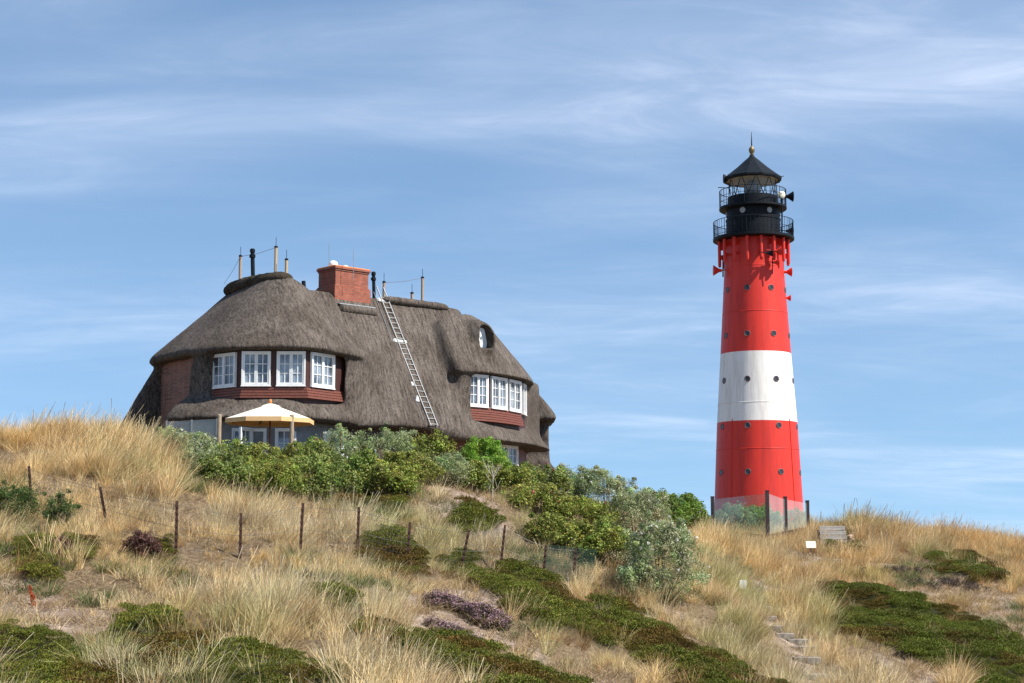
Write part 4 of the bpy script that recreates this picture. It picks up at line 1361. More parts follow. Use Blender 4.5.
HB = Vector((-7, 66, 2.4))
house = thing('thatched_house', 'large thatched house with white windows on the dune top', 'house', HB)
V, Q = surface_net(HOUSE_F, (HX[0], HY[0], HZ[0]), .1)
roof = npmesh('roof', V, Q, M['thatch'], house, smooth=True, org=HB); C.objects.link(roof)
del X3, Y3, Z3, HOUSE_F, LW, sk, MM, RWs, sr, hood, cav, nz

# dark heather caps on the ridges
def cap(pts_, r, flat=.75, mt='thatch_dark'):
    # resample and roughen the roll of heather
    P_ = [Vector(p) for p in pts_]
    cum = [0]
    for a, b_ in zip(P_[:-1], P_[1:]):
        cum.append(cum[-1] + (b_ - a).length)
    K_ = max(12, int(cum[-1] / .12))
    fine = []
    for k in range(K_ + 1):
        q = cum[-1] * k / K_
        i_ = max(i for i in range(len(cum) - 1) if cum[i] <= q + 1e-9)
        fine.append(P_[i_].lerp(P_[i_ + 1], min(1, (q - cum[i_]) / max(1e-6, cum[i_ + 1] - cum[i_]))))
    n = 18
    mb = MB(); mb.tube(fine, r, n)
    out = []
    for i, p in enumerate(fine):
        e = (1 - (1 - min(1, min(i, K_ - i) / K_ * 5)) ** 2) ** .5
        e = .35 + .65 * e
        for j in range(n):
            v = mb.v[i * n + j]
            out.append(tuple(Vector(p) + Vector((v[0] - p[0], v[1] - p[1], (v[2] - p[2]) * flat)) * e * random.uniform(.95, 1.05)))
    mb.v = out
    return build('ridge_cap', mb, M[mt], roof, smooth=True)


cA, cB = Vector((-9.0, 63.75, 10.70)), Vector((-12.0, 66.7, 10.64))
cap([cA.lerp(cB, t) + Vector((0, 0, .10 * math.sin(math.pi * t))) for t in (0, .08, .25, .45, .65, .85, .95, 1)], .44, .80)
r0 = Vector((RID[0], RID[1], ZR - .12))
um3 = Vector((u_m[0], u_m[1], 0))
cap([r0 + um3 * t for t in (-.1, .35, .9, 1.6, 2.3, 3.0, 3.7)], .34, .62, 'thatch')


# ---- walls
def inset(poly, d):
    ns = [np.array(edge_n(p, q)) for p, q in zip(poly[:-1], poly[1:])]
    out = [tuple(np.array(poly[0]) - ns[0] * d)]
    for i in range(1, len(poly) - 1):
        n0, n1 = ns[i - 1], ns[i]
        bis = (n0 + n1); bis /= np.linalg.norm(bis)
        out.append(tuple(np.array(poly[i]) - bis * d / np.dot(bis, n0)))
    out.append(tuple(np.array(poly[-1]) - ns[-1] * d))
    return out


Wl = inset(Pu, .42)
def shell(name, poly, z0, z1, mat, thick=.3):
    mb = MB()
    back = inset(poly, thick)
    mb.prism(poly + back[::-1], z0, z1)
    return build(name, mb, mat, house)


shell('brick_gable', [Wl[0], tuple(np.array(Wl[1]) - tab * .05)], 2.0, 7.42, M['brick'])
shell('timber_band', Wl[1:], 4.9, 7.43, M['maroon'])
Wg = inset(Pl[1:], .9)
shell('ground_floor_wall', Wg, 2.0, 4.78, M['greywall'])
wm = [tuple(np.array(Wg[-1])), (-3.2, 66.6)]
shell('ground_floor_wall', wm, 2.0, 4.78, M['maroon'])
Wr = [(-1.93, 67.85), (-1.02, 68.75), (-.28, 69.95), (.32, 71.35), (.62, 73.2)]
shell('timber_band', Wr, 4.8, 7.42, M['maroon'])
Wrg = inset(Sl, 1.25)
shell('ground_floor_wall', Wrg, 1.6, 4.62, M['sillwood'])


def courses(poly, z0, n):
    for k in range(n):
        mb = MB()
        o_ = inset(poly, -(.03 + .035 * (n - k)))
        i_ = inset(poly, .05)
        mb.prism(o_ + i_[::-1], z0 + .105 * k, z0 + .105 * k + .082)
        build('sill_course', mb, M['sillwood'], house)


courses(Wl[1:], 5.58, 4)
courses(Wr[:4], 5.31, 6)


# ---- windows
def window(c, n, w, h, kind='window', cols=2, pc=2, pr=3, parent=None):
    c = Vector(c); n = Vector((n[0], n[1], 0)).normalized(); t = Vector((-n.y, n.x, 0)); z = Vector((0, 0, 1))
    mb = MB()
    fw = .06
    def bar(x, y, hx, hy, d0, hd):
        mb.box(c + t * x + z * y + n * d0, hx, hd, hy, t, n, z)
    bar(-w / 2 + fw / 2, 0, fw / 2, h / 2, .05, .05); bar(w / 2 - fw / 2, 0, fw / 2, h / 2, .05, .05)
    bar(0, h / 2 - fw / 2, w / 2 - fw, fw / 2, .05, .05); bar(0, -h / 2 + fw / 2, w / 2 - fw, fw / 2, .05, .05)
    bar(0, -h / 2 - .016, w / 2 + .02, .016, .055, .06)
    cw = (w - 2 * fw) / cols
    for k in range(cols):
        x0 = -w / 2 + fw + cw * k
        sw = .055
        bar(x0 + sw / 2 + .004, 0, sw / 2, h / 2 - fw - .004, .035, .045); bar(x0 + cw - sw / 2 - .004, 0, sw / 2, h / 2 - fw - .004, .035, .045)
        iw = cw - 2 * sw - .008
        for s_ in (-1, 1):
            bar(x0 + cw / 2, s_ * (h / 2 - fw - sw / 2 - .004), iw / 2, sw / 2, .035, .045)
        ih = h - 2 * fw - 2 * sw - .008
        for q in range(1, pc):
            bar(x0 + sw + .004 + iw * q / pc, 0, .015, ih / 2, .02, .02)
        for q in range(1, pr):
            for e in range(pc):
                xx = x0 + sw + .004 + iw * (e + .5) / pc
                bar(xx, -ih / 2 + ih * q / pr, iw / pc / 2 - .015, .014, .02, .02)
    o = build(kind, mb, M['white'], parent or house, loc=c)
    g_ = MB()
    g_.box(c + n * .008, w / 2 - .02, .006, h / 2 - .02, t, n, z)
    build('pane', g_, M['glass'], o)
    return o


def on_facet(poly, i, px_, z):
    """point of facet i seen at photo column px_"""
    p, q = np.array(poly[i]), np.array(poly[i + 1])
    best = min(np.linspace(-.1, 1.1, 241), key=lambda t: abs(proj(*(p + (q - p) * t), z)[0] - px_))
    c = p + (q - p) * best
    return (c[0], c[1], z), edge_n(p, q)


for i, a, b2 in ((1, 213, 237), (2, 242, 271), (2, 277, 305.5), (3, 310, 333)):
    (c0, n_) = on_facet(Wl, i, a, 6.7); (c1, _) = on_facet(Wl, i, b2, 6.7)
    w_ = math.hypot(c1[0] - c0[0], c1[1] - c0[1])
    window(((c0[0] + c1[0]) / 2 + n_[0] * .01, (c0[1] + c1[1]) / 2 + n_[1] * .01, 6.71), n_, w_, 1.31)
for i, a, b2 in ((0, 467.5, 487), (1, 490, 505.5), (2, 507.5, 519.5), (3, 521.5, 524.5)):
    (c0, n_) = on_facet(Wr, i, a, 6.6); (c1, _) = on_facet(Wr, i, b2, 6.6)
    w_ = min(1.35, math.hypot(c1[0] - c0[0], c1[1] - c0[1]))
    window(((c0[0] + c1[0]) / 2 + n_[0] * .01, (c0[1] + c1[1]) / 2 + n_[1] * .01, 6.62), n_, w_, 1.38)
for i, a, b2 in ((1, 226, 246), (1, 275, 293), (1, 296, 314), (2, 322, 342)):
    (c0, n_) = on_facet(Wg, i, a, 3.5); (c1, _) = on_facet(Wg, i, b2, 3.5)
    w_ = math.hypot(c1[0] - c0[0], c1[1] - c0[1])
    window(((c0[0] + c1[0]) / 2 + n_[0] * .01, (c0[1] + c1[1]) / 2 + n_[1] * .01, 3.42), n_, w_, 2.0, 'french_door', 1, 2, 4)
(c0, n_) = on_facet(Wg, 1, 258, 3.5)
window((c0[0], c0[1] + .03, 3.42), (n_[0], n_[1]), .62, 2.0, 'french_door', 1, 1, 1)
window((c0[0] - .45, c0[1] - .42, 3.42), (.9, -.45), .75, 2.0, 'french_door', 1, 2, 4)
(c0, n_) = on_facet(Wrg, 1, 508, 4.0)
window((c0[0] + n_[0] * .02, c0[1] + n_[1] * .02, 3.85), n_, 1.7, 1.2)
# small arched gable window in the owl hole
mb = MB()
gc = hc + np.array((hn[0] * .42, hn[1] * .42, -.46))
arc = [(-.30, .05)] + [(-.30 + .60 * k / 10, .2 + .92 * math.sin(math.pi * k / 10) ** .8) for k in range(11)] + [(.30, .05)]
vs = []
for dn in (-.04, .04):
    for a, z_ in arc:
        vs.append((gc[0] + ht[0] * a + hn[0] * dn, gc[1] + ht[1] * a + hn[1] * dn, gc[2] + z_))
k = len(arc)
mb.add(vs, [tuple(range(k - 1, -1, -1)), tuple(range(k, 2 * k))] + [(i, (i + 1) % k, k + (i + 1) % k, k + i) for i in range(k)])
gw = build('gable_window', mb, M['white'], house)
mb = MB()
mb.lathe((0, 0, 0), [(.065, -.01), (.065, .01)], 14)
g3 = Vector((gc[0] + hn[0] * .05, gc[1] + hn[1] * .05, gc[2] + .55))
mb.v = [tuple(g3 + Vector((ht[0] * v[0] + hn[0] * v[2], ht[1] * v[0] + hn[1] * v[2], v[1]))) for v in mb.v]
build('pane', mb, M['glass'], gw)

# ---- chimney
rdir = Vector((.73, .68, 0)).normalized(); ldir = Vector((-.68, .73, 0)).normalized()
cc = at(335, 285, 66.0); cc = Vector((cc.x, cc.y, 0))
cen = cc + rdir * .92 + ldir * .64
mb = MB()
mb.box(cen + Vector((0, 0, 9.95)), .95, .67, 0.85, rdir, ldir)
mb.box(cen + Vector((0, 0, 11.14)), .87, .60, .335, rdir, ldir)
mb.box(cen + Vector((0, 0, 10.83)), .91, .635, .027, rdir, ldir)
mb.box(cen + Vector((0, 0, 11.515)), .90, .63, .037, rdir, ldir)
mb.box(cen + Vector((0, 0, 11.60)), .94, .67, .047, rdir, ldir)
ch = build('chimney', mb, M['chimney_brick'], house, bevel=.012)
mb = MB(); mb.box(cen + Vector((0, 0, 11.672)), .91, .64, .024, rdir, ldir); build('chimney_cap', mb, M['orange'], ch, bevel=.01)
for dx, r_ in ((-.55, .2), (.1, .12)):
    mb = MB(); q = cen + rdir * dx + Vector((0, 0, 11.70))
    mb.lathe(q, [(r_ * .9, -.01), (r_, r_ * .6), (r_ * .85, r_ * 1.1), (r_ * .4, r_ * 1.4)], 14)
    build('chimney_pot', mb, M['signwhite'], ch, smooth=True)
for px_, y0, y1, d in ((329, 262, 243, 66.4), (353.5, 280, 249, 66.0)):
    mb = MB(); mb.tube([at(px_, y0, d), at(px_, y1, d)], .012, 5); build('antenna', mb, M['zinc'], ch)
mb = MB()
cb_ = cc + rdir * .95 - ldir * .12
mb.box(cb_ + Vector((0, 0, 10.02)), .95, .22, .02, rdir, (-ldir).cross(Vector((0, 0, 1))).cross(Vector((0, 0, 1))) if False else ldir, Vector((0, 0, 1)))
build('lead_apron', mb, M['lead'], ch)
pr = cc - ldir * .25 + Vector((0, 0, 9.80))
mb = MB(); mb.tube([pr + rdir * t for t in (.05, .2, .6, 1.0, 1.4, 1.75, 1.9)], .21, 10)
build('ridge_cap', mb, M['thatch'], roof, smooth=True)

# ---- flues, lightning posts and wires
def pipe(px_, y0, y1, d, r_, head=True):
    a, t = at(px_ + .6, y0, d), at(px_, y1, d)
    mb = MB()
    mb.tube([a, t], r_, 10)
    if head:
        k = t - Vector((0, 0, .28))
        mb.lathe(k, [(r_ * 1.5, 0), (r_ * 1.5, .12)], 12)
        mb.lathe(t, [(r_ * 1.3, -.05), (r_ * 1.3, .06), (r_ * .8, .1)], 12)
    build('flue', mb, M['blackmetal'], house)


pipe(252.5, 283, 251, 65.4, .085)
pipe(373.5, 300, 274, 67.9, .075)
pipe(303.5, 290, 281, 65.2, .085, False)
tips = []
for px_, y0, y1, d, mt in ((240.5, 286, 256.5, 66.1, 'postwood'), (276, 277, 247.5, 64.25, 'postwarm'), (286.5, 280, 260, 64.0, 'postwarm'),
                           (384, 302, 282.5, 68.4, 'postwood'), (422.5, 304, 278, 69.9, 'postwood'), (412, 303, 293.5, 69.6, 'postwood')):
    a, t = at(px_, y0, d), at(px_, y1, d)
    a.x = t.x
    tips.append(t)
    mb = MB(); mb.tube([a, t], .062, 8)
    mb.lathe(t, [(.075, -.01), (.075, .05), (.03, .07)], 8, mi=1)
    o = build('lightning_post', mb, [M[mt], M['blackmetal']], house)
    mb = MB(); mb.tube([t, t + Vector((0, 0, .42))], .011, 5); build('rod', mb, M['blackmetal'], o)
mb = MB()
for a, b2 in ((tips[0], tips[1]), (tips[3], tips[4]), (tips[0], at(224, 284, 66.9)), (tips[3], at(376, 296, 68))):
    mb = MB(); mb.tube([a, (a + b2) / 2 - Vector((0, 0, .06)), b2], .009, 4)
    build('lightning_wire', mb, M['wire'], house)

# ---- roof ladder
sl = math.tan(R(SLM))
dn = Vector((n_m[0], n_m[1], -sl)).normalized()
off = Vector((n_m[0] * sl, n_m[1] * sl, 1)).normalized()
p0 = r0 + um3 * .02 + Vector((0, 0, .12)) + off * .10
Ll = (p0.z - (ZL + .1)) / -dn.z
# lean of the ladder along the slope
lean = um3 * -.035
dl = (dn + lean).normalized()
sidev = um3
lad = thing('roof_ladder', 'long metal ladder lying on the thatched slope below the chimney', 'ladder', p0 + dl * Ll)
for s_ in (-1, 1):
    mb = MB(); mb.box(p0 + sidev * (.185 * s_) + dl * (Ll / 2 - .25), .016, .022, Ll / 2 + .25, sidev, off, dl); build('rail', mb, M['zinc'], lad)
mb = MB()
k = .1
while k < Ll:
    mb = MB(); mb.tube([p0 + dl * k - sidev * .163, p0 + dl * k + sidev * .163], .016, 6); k += .28
    build('rung', mb, M['zinc'], lad)
for t in (.22, 2.45, 4.75):
    mb = MB()
    mb.box(p0 + dl * t - off * .05 - sidev * .02, .36, .02, .07, sidev, off, dl)
    mb.box(p0 + dl * (t + .01) - off * .06 - sidev * .26, .07, .05, .10, sidev, off, dl)
    build('bracket', mb, M['zinc'], lad)
mb = MB(); mb.tube([p0 - sidev * .42 + dl * (-.2) - off * .05, p0 - sidev * .46 + dl * 3 - off * .04, p0 - sidev * .40 + dl * (Ll - .3) - off * .05], .015, 5)
build('cable', mb, M['zinc'], lad)
mb = MB(); q = p0 + dl * 5.6 - sidev * .36 - off * .03
mb.lathe(q, [(.03, .18), (.09, 0), (.10, -.06)], 10); build('lamp_fitting', mb, M['signwhite'], lad)

# ------------------------------------------------------------------ terrace furniture
pc_ = at(270, 424, 57.4)
par = thing('parasol', 'large cream parasol with orange sun glow painted underneath on the house terrace', 'parasol', (pc_.x, pc_.y, 2.4))
rimz = at(270, 419.5, 57.4).z; apz = at(270, 405.5, 57.4).z; RR = 45 * 57.4 / F
mb = MB()
n = 8
for lay, (dz, mi) in enumerate(((0, 0), (-.02, 1))):
    rings = []
    for q, fz in ((.14, .97), (.45, .62), (.75, .28), (1, 0)):
        rings.append([Vector((pc_.x + RR * q * math.cos(6.2832 * (k + .5) / n), pc_.y + RR * q * math.sin(6.2832 * (k + .5) / n), rimz + (apz - rimz) * fz + dz)) for k in range(n)])
    vs = [v for r_ in rings for v in r_]
    fs = [(i * n + j, i * n + (j + 1) % n, (i + 1) * n + (j + 1) % n, (i + 1) * n + j) for i in range(3) for j in range(n)]
    mb.add(vs, fs if lay else [f[::-1] for f in fs], mi)
build('canopy', mb, [M['canvas'], M['canvas_under']], par)
mb = MB()
vs = []
for z_ in (rimz - .002, rimz - .16):
    for k in range(n):
        vs.append((pc_.x + (RR + .004) * math.cos(6.2832 * (k + .5) / n), pc_.y + (RR + .004) * math.sin(6.2832 * (k + .5) / n), z_))
mb.add(vs, [(j, (j + 1) % n, n + (j + 1) % n, n + j) for j in range(n)])
vl = build('valance', mb, M['canvas_under'], par); vl.modifiers.new('solid', 'SOLIDIFY').thickness = .006
mb = MB(); mb.lathe((pc_.x, pc_.y, apz), [(.42, -.10), (.30, .0), (.10, .06), (.03, .07)], 8); build('vent_cap', mb, M['canvas'], par)
mb = MB(); mb.lathe((pc_.x, pc_.y, apz + .07), [(.04, 0), (.06, .07), (.05, .13), (.01, .16)], 8); build('finial', mb, M['orange'], par, smooth=True)
mb = MB(); mb.tube([(pc_.x, pc_.y, 2.2), (pc_.x, pc_.y, apz)], .035, 8); build('pole', mb, M['sillwood'], par)
for k in range(n):
    mb = MB(); a = 6.2832 * (k + .5) / n
    mb.tube([(pc_.x + .05 * math.cos(a), pc_.y + .05 * math.sin(a), apz - .12), (pc_.x + RR * .98 * math.cos(a), pc_.y + RR * .98 * math.sin(a), rimz - .05)], .022, 5)
    build('rib', mb, M['maroon'], par)
for px_, lab in ((219.5, 'weathered round timber post left of the parasol'), (292, 'weathered round timber post right of the parasol pole')):
    a, t = at(px_, 450, 56.3), at(px_, 415.5, 56.3)
    a = Vector((t.x, t.y, h1(t.x, t.y) - .1))
    mb = MB(); mb.tube([a, t], .075, 10); mb.lathe(t, [(.08, -.02), (.075, .02), (.04, .04)], 10)
    o = build('terrace_post', mb, M['postwood'], loc=a); tag(o, lab, 'post', 'timber posts on the terrace')
t = at(341, 427, 56.0); a = Vector((t.x, t.y, 2.0))
mb = MB(); mb.tube([a, t], .03, 6); mb.lathe(t, [(.05, -.16), (.06, -.02), (.02, .02)], 8)
tag(build('garden_lamp', mb, M['sillwood'], loc=a), 'thin rust brown garden lamp post right of the terrace doors', 'lamp post')
t0, t1 = at(166.5, 421.5, 58.0), at(217, 419.0, 57.5)
tg = thing('terrace_windscreen', 'milky glass windscreen along the left end of the terrace', 'windscreen', (t0.x, t0.y, 2.4))
dv = (t1 - t0); L_ = dv.length; dvn = dv.normalized(); nn = dvn.cross(Vector((0, 0, 1))).normalized()
for k in range(2):
    c = t0 + dvn * (L_ * (k + .5) / 2)
    mb = MB(); mb.box(c - Vector((0, 0, 1.1)), L_ / 4 - .03, .008, 1.1, dvn, nn, Vector((0, 0, 1))); build('glass_pane', mb, M['screen_glass'], tg)
for k in range(3):
    c = t0 + dvn * (L_ * k / 2)
    mb = MB(); mb.box(c - Vector((0, 0, 1.1)), .02, .02, 1.12, dvn, nn); build('post', mb, M['zinc'], tg)
# sloping white canopy and garden chairs at the right end
c = at(515, 473, 64.0)
cn = thing('garden_canopy', 'white sloping garden canopy between the bushes under the right bay', 'canopy', (c.x, c.y, h1(c.x, c.y)))
mb = MB(); ax = Vector((.93, 0, -.34)).normalized(); ay = Vector((0, 1, 0)); mb.box(c, .42, .5, .02, ax, ay, ax.cross(ay)); mb.box(c - ax.cross(ay) * .09 - ay * .49, .42, .012, .07, ax, ay, ax.cross(ay))
build('canopy_cloth', mb, M['canvas'], cn)
mb = MB()
for s_ in (-1, 1):
    q = c + ax * (.36 * s_); mb.tube([(q.x, q.y, h1(q.x, q.y) - .1), q], .02, 6)
build('frame', mb, M['white'], cn)
def chair(px_, py_, d, mat, label):
    c = at(px_, py_, d)
    zg = c.z - .95
    r_ = thing('garden_chair', label, 'chair', (c.x, c.y, zg), 'garden chairs beside the house')
    mb = MB(); mb.box((c.x, c.y + .04, c.z - .27), .24, .02, .27); build('backrest', mb, M[mat], r_, bevel=.01)
    mb = MB(); mb.box((c.x, c.y - .2, zg + .45), .24, .24, .025); build('seat', mb, M[mat], r_, bevel=.01)
    for sx_ in (-1, 1):
        for sy_ in (0, 1):
            mb = MB(); mb.tube([(c.x + .21 * sx_, c.y - .4 + .42 * sy_, zg - .15), (c.x + .21 * sx_, c.y - .4 + .42 * sy_, zg + .43)], .02, 6); build('leg', mb, M['white'], r_)


chair(562.5, 474.5, 66.0, 'signwhite', 'white garden chair half hidden behind the highest willow')
chair(573.5, 475.5, 66.2, 'greenpaint', 'green garden chair half hidden behind the highest willow')

#@@LIGHTHOUSE
# ------------------------------------------------------------------ lighthouse
LD = 150.0
LX = at(756.6, 400, LD).x
def lz(py): return at(756.6, py, LD).z
SP_ = LD / F * .998
lh = thing('lighthouse', 'tall red and white banded lighthouse with black lantern', 'lighthouse', (LX, LD, 1.5))
LC = Vector((LX, LD, 0))
def rad(py):
    return float(np.interp(py, [243, 270, 350, 420, 500, 540], [29.0, 30.3, 35.3, 39.9, 43.6, 45.6])) * SP_
def lzf(py): return at(756.6, py, LD - rad(py) * .97).z
def band(name, y0, y1, mat, seam=True):
    mb = MB()
    ys = np.linspace(y0, y1, 9)
    prof = [(rad(q), lzf(q)) for q in ys]
    mb.lathe(LC, prof, 96, close=False)
    return build(name, mb, mat, lh, smooth=True)
band('lower_red_band', 545, 420, M['red'])
band('white_band', 420, 350.5, M['twhite'])
band('upper_red_band', 350.5, 231, M['red'])
# flanges between the cast iron rings
mb = MB()
for q in (448, 401.5, 310, 264.5):
    r_ = rad(q)
    mb = MB()
    mb.lathe(LC + Vector((0, 0, lzf(q))), [(r_ - .02, -.035), (r_ + .018, -.03), (r_ + .018, .03), (r_ - .02, .035)], 96, close=False)
    build('ring_flange', mb, M['twhite' if 350 < q < 420 else 'red'], lh, smooth=True)
mb = MB()
for a in (44, -46, 134, -136):
    d_ = Vector((math.sin(R(a)), -math.cos(R(a)), 0))
    mb.tube([LC + d_ * (rad(530) + .005) + Vector((0, 0, lz(530))), LC + d_ * (rad(421) + .005) + Vector((0, 0, lz(421)))], .045, 6)
build('plate_seam', mb, M['red'], lh)
# portholes: one, then copies
mb = MB()
mb.lathe((0, 0, 0), [(.29, -.15), (.29, .03), (.25, .05), (.22, .03), (.22, .0)], 20, close=False)
mb.lathe((0, 0, 0), [(.225, .0), (.225, .022)], 20, mi=1)
mb.v = [(v[2], v[0], v[1]) for v in mb.v]
M['dark_glass'] = noise_mat('dark_glass', (.02, .022, .025), (.05, .055, .06), 2, .15, 0)
M['porthole_frame'] = noise_mat('porthole_frame', (.10, .05, .05), (.16, .09, .08), 8, .6, .1)
proto = build('porthole', mb, [M['porthole_frame'], M['dark_glass']], lh, loc=(0, 0, 0))
first = True
for q in (287, 333, 378.5, 425, 471.5):
    slope = math.atan2(rad(q + 20) - rad(q - 20), lz(q - 20) - lz(q + 20))
    for k in range(8):
        a = R(-22 + 45 * k)
        d_ = Vector((math.sin(a), -math.cos(a), 0))
        o = proto if first else proto.copy()
        if not first:
            C.objects.link(o)
        first = False
        o.parent = lh
        o.location = LC + d_ * (rad(q) + .0) + Vector((0, 0, lzf(q))) - lh.location
        o.rotation_euler = Matrix.Rotation(math.atan2(d_.y, d_.x), 4, 'Z').to_euler()
        o.rotation_euler = (0, -slope, math.atan2(d_.y, d_.x))


def gallery(name, yb, yt, r_, inner):
    mb = MB()
    mb.lathe(LC, [(inner, lz(yb)), (r_ * .97, lz(yb)), (r_, lz(yb) + .06), (r_, lz(yt)), (inner, lz(yt))], 64, close=False)
    return build(name, mb, M['blackmetal'], lh)


def railing(yf, yt, r_, nb, rails):
    mb = MB()
    z0, z1 = lz(yf), lz(yt)
    for k in range(nb):
        a = 2 * math.pi * k / nb
        d_ = Vector((math.cos(a) * r_, math.sin(a) * r_, 0))
        mb.tube([LC + d_ + Vector((0, 0, z0)), LC + d_ + Vector((0, 0, z1))], .035 if k % 3 == 0 else .02, 5)
    for f_ in rails:
        z = z0 + (z1 - z0) * f_
        ring = [LC + Vector((math.cos(2 * math.pi * k / 64) * r_, math.sin(2 * math.pi * k / 64) * r_, z)) for k in range(65)]
        mb.tube(ring, .035 if f_ == 1 else .022, 5)
    return build('railing', mb, M['blackmetal'], lh)


gallery('lower_gallery', 241.5, 238.6, 41 * SP_, 24 * SP_)
railing(238.6, 222.5, 40.3 * SP_, 60, (.12, .5, 1))
# mesh panels in the lower railing
# hanging brackets below the gallery
for k in range(16):
    a = R(-19 + 22.5 * k)
    d_ = Vector((math.sin(a), -math.cos(a), 0)); t_ = Vector((d_.y, -d_.x, 0))
    r_ = 35.2 * SP_
    mb = MB()
    zc0, zc1 = lz(263), lz(241.8)
    mb.tube([LC + d_ * r_ + Vector((0, 0, zc0)), LC + d_ * r_ + Vector((0, 0, zc1))], .155, 10)
    mb.lathe(LC + d_ * r_ + Vector((0, 0, zc0)), [(.07, -.26), (.13, -.2), (.155, 0)], 10)
    o = build('bracket', mb, M['red'], lh)
    mb = MB()
    mb.box(LC + d_ * (r_ - .38) + Vector((0, 0, lz(246))), .22, .05, .26, d_, t_)
    mb.box(LC + d_ * (r_ - .30) + Vector((0, 0, lz(257))), .20, .05, .12, d_, t_)
    build('web', mb, M['red'], o)
# black drum of the watch room
mb = MB()
mb.lathe(LC, [(27.4 * SP_, lz(243)), (27.4 * SP_, lz(222)), (27.9 * SP_, lz(221.5)), (27.9 * SP_, lz(220)), (26.8 * SP_, lz(219.5)), (26.8 * SP_, lz(208))], 64, close=False)
build('watch_room', mb, M['blackmetal'], lh, smooth=False)
for a in (-31, 29, -91, 89, 149, -151):
    d_ = Vector((math.sin(R(a)), -math.cos(R(a)), 0))
    mb = MB(); mb.lathe((0, 0, 0), [(.28, -.1), (.28, .05), (.22, .07)], 18); mb.v = [(v[2], v[0], v[1]) for v in mb.v]
    o = build('round_window', mb, M['lead'], lh, loc=(0, 0, 0))
    o.location = LC + d_ * 26.8 * SP_ + Vector((0, 0, lz(214.5))) - lh.location
    o.rotation_euler = (0, 0, math.atan2(d_.y, d_.x))
gallery('upper_gallery', 210.6, 208, 34.2 * SP_, 20 * SP_)
railing(208, 191.5, 33.7 * SP_, 48, (.3, .62, 1))
mb = MB()
mb.lathe(LC, [(25.6 * SP_, lz(208.5)), (25.6 * SP_, lz(198.2)), (25.0 * SP_, lz(197.7)), (15 * SP_, lz(197.7))], 48, close=False)
build('lantern_base', mb, M['blackmetal'], lh)
mb = MB(); mb.lathe(LC, [(24.0 * SP_, lz(197.7)), (24.0 * SP_, lz(179))], 32, close=False)
build('lantern_glass', mb, M['clear_glass'], lh, smooth=True)
mb = MB()
nb = 10
for k in range(nb):
    a0, a1 = 2 * math.pi * k / nb, 2 * math.pi * (k + 1) / nb
    r_ = 24.2 * SP_
    am = (a0 + a1) / 2
    P_ = lambda a, py: LC + Vector((math.cos(a) * r_, math.sin(a) * r_, lz(py)))
    mb.tube([P_(a0, 197.7), P_(am, 179)], .036, 5); mb.tube([P_(a1, 197.7), P_(am, 179)], .036, 5)
build('glazing_bars', mb, M['blackmetal'], lh)
mb = MB(); mb.lathe(LC, [(3 * SP_, lz(197.7)), (5.5 * SP_, lz(194)), (9 * SP_, lz(191.5)), (8.2 * SP_, lz(186)), (5 * SP_, lz(182)), (2 * SP_, lz(180))], 24)
build('lens', mb, M['lens'], lh)
mb = MB(); mb.lathe(LC, [(.05, lz(181.2)), (22 * SP_, lz(181.6)), (27 * SP_, lz(181.0))], 32, close=False); build('lantern_ceiling', mb, M['cream_ceiling'], lh)
mb = MB()
mb.lathe(LC, [(26 * SP_, lz(181.2)), (29.6 * SP_, lz(181.4)), (30.2 * SP_, lz(180)), (30.2 * SP_, lz(178.6)), (27 * SP_, lz(176.6)), (16 * SP_, lz(168.2)), (8 * SP_, lz(161.2)), (3.0 * SP_, lz(157)), (2.4 * SP_, lz(155.6)), (.4 * SP_, lz(155.2))], 12, a0=.2, close=False)
build('lantern_roof', mb, M['blackmetal'], lh)
mb = MB(); mb.lathe(LC, [(2.5 * SP_, lz(155.8)), (1.4 * SP_, lz(153.8)), (2.6 * SP_, lz(152.4)), (3.2 * SP_, lz(150.2)), (2.7 * SP_, lz(148.2)), (1.2 * SP_, lz(146.6)), (.5 * SP_, lz(145.6))], 16)
build('roof_ball', mb, M['gold'], lh, smooth=True)
mb = MB(); mb.tube([LC + Vector((0, 0, lz(146))), LC + Vector((0, 0, lz(132)))], .07, 6, r2=.02); build('lightning_rod', mb, M['blackmetal'], lh)

def horn(px_, py, dd, mat, s, right=1, name='loudspeaker'):
    c = at(px_, py, LD + dd)
    mb = MB(); mb.lathe((0, 0, 0), [(.12 * s, -.35 * s), (.16 * s, -.1 * s), (.42 * s, .3 * s), (.44 * s, .34 * s), (.30 * s, .30 * s)], 14)
    mb.v = [tuple(c + Vector((v[2] * right, v[0], v[1]))) for v in mb.v]
    o = build(name, mb, M[mat], lh)
    mb = MB(); mb.tube([c - Vector((.3 * s * right, 0, 0)), c - Vector((1.0 * s * right, 0, -.1))], .05, 6); build('arm', mb, M[mat], o)

horn(717.5, 270.5, -.6, 'red', 1.15, -1)
horn(788, 272, -.6, 'red', 1.0, 1)
horn(788, 298, -.3, 'red', .7, 1)
horn(777.5, 251, -3.4, 'red', 1.0, 1)
horn(776, 262.5, -3.1, 'red', .8, 1)
horn(789, 196.5, -.5, 'blackmetal', 1.15, 1)
horn(789.5, 231, -.5, 'blackmetal', 1.0, 1)
horn(727, 178.5, -.4, 'blackmetal', 1.0, -1)
horn(769.5, 253, -3.6, 'blackmetal', .8, 1)
c = at(781.2, 195, LD - 1.8)
mb = MB(); mb.lathe((0, 0, 0), [(.2, -.2), (.36, -.05), (.38, .08), (.3, .14), (.05, .16)], 16); mb.v = [tuple(c + Vector((v[0], -v[2], v[1]))) for v in mb.v]
build('floodlight', mb, M['signcream'], lh, smooth=True)
mb = MB()
mb.tube([at(782, 198, LD - 1.8), at(782, 240, LD - 1.8)], .08, 6)
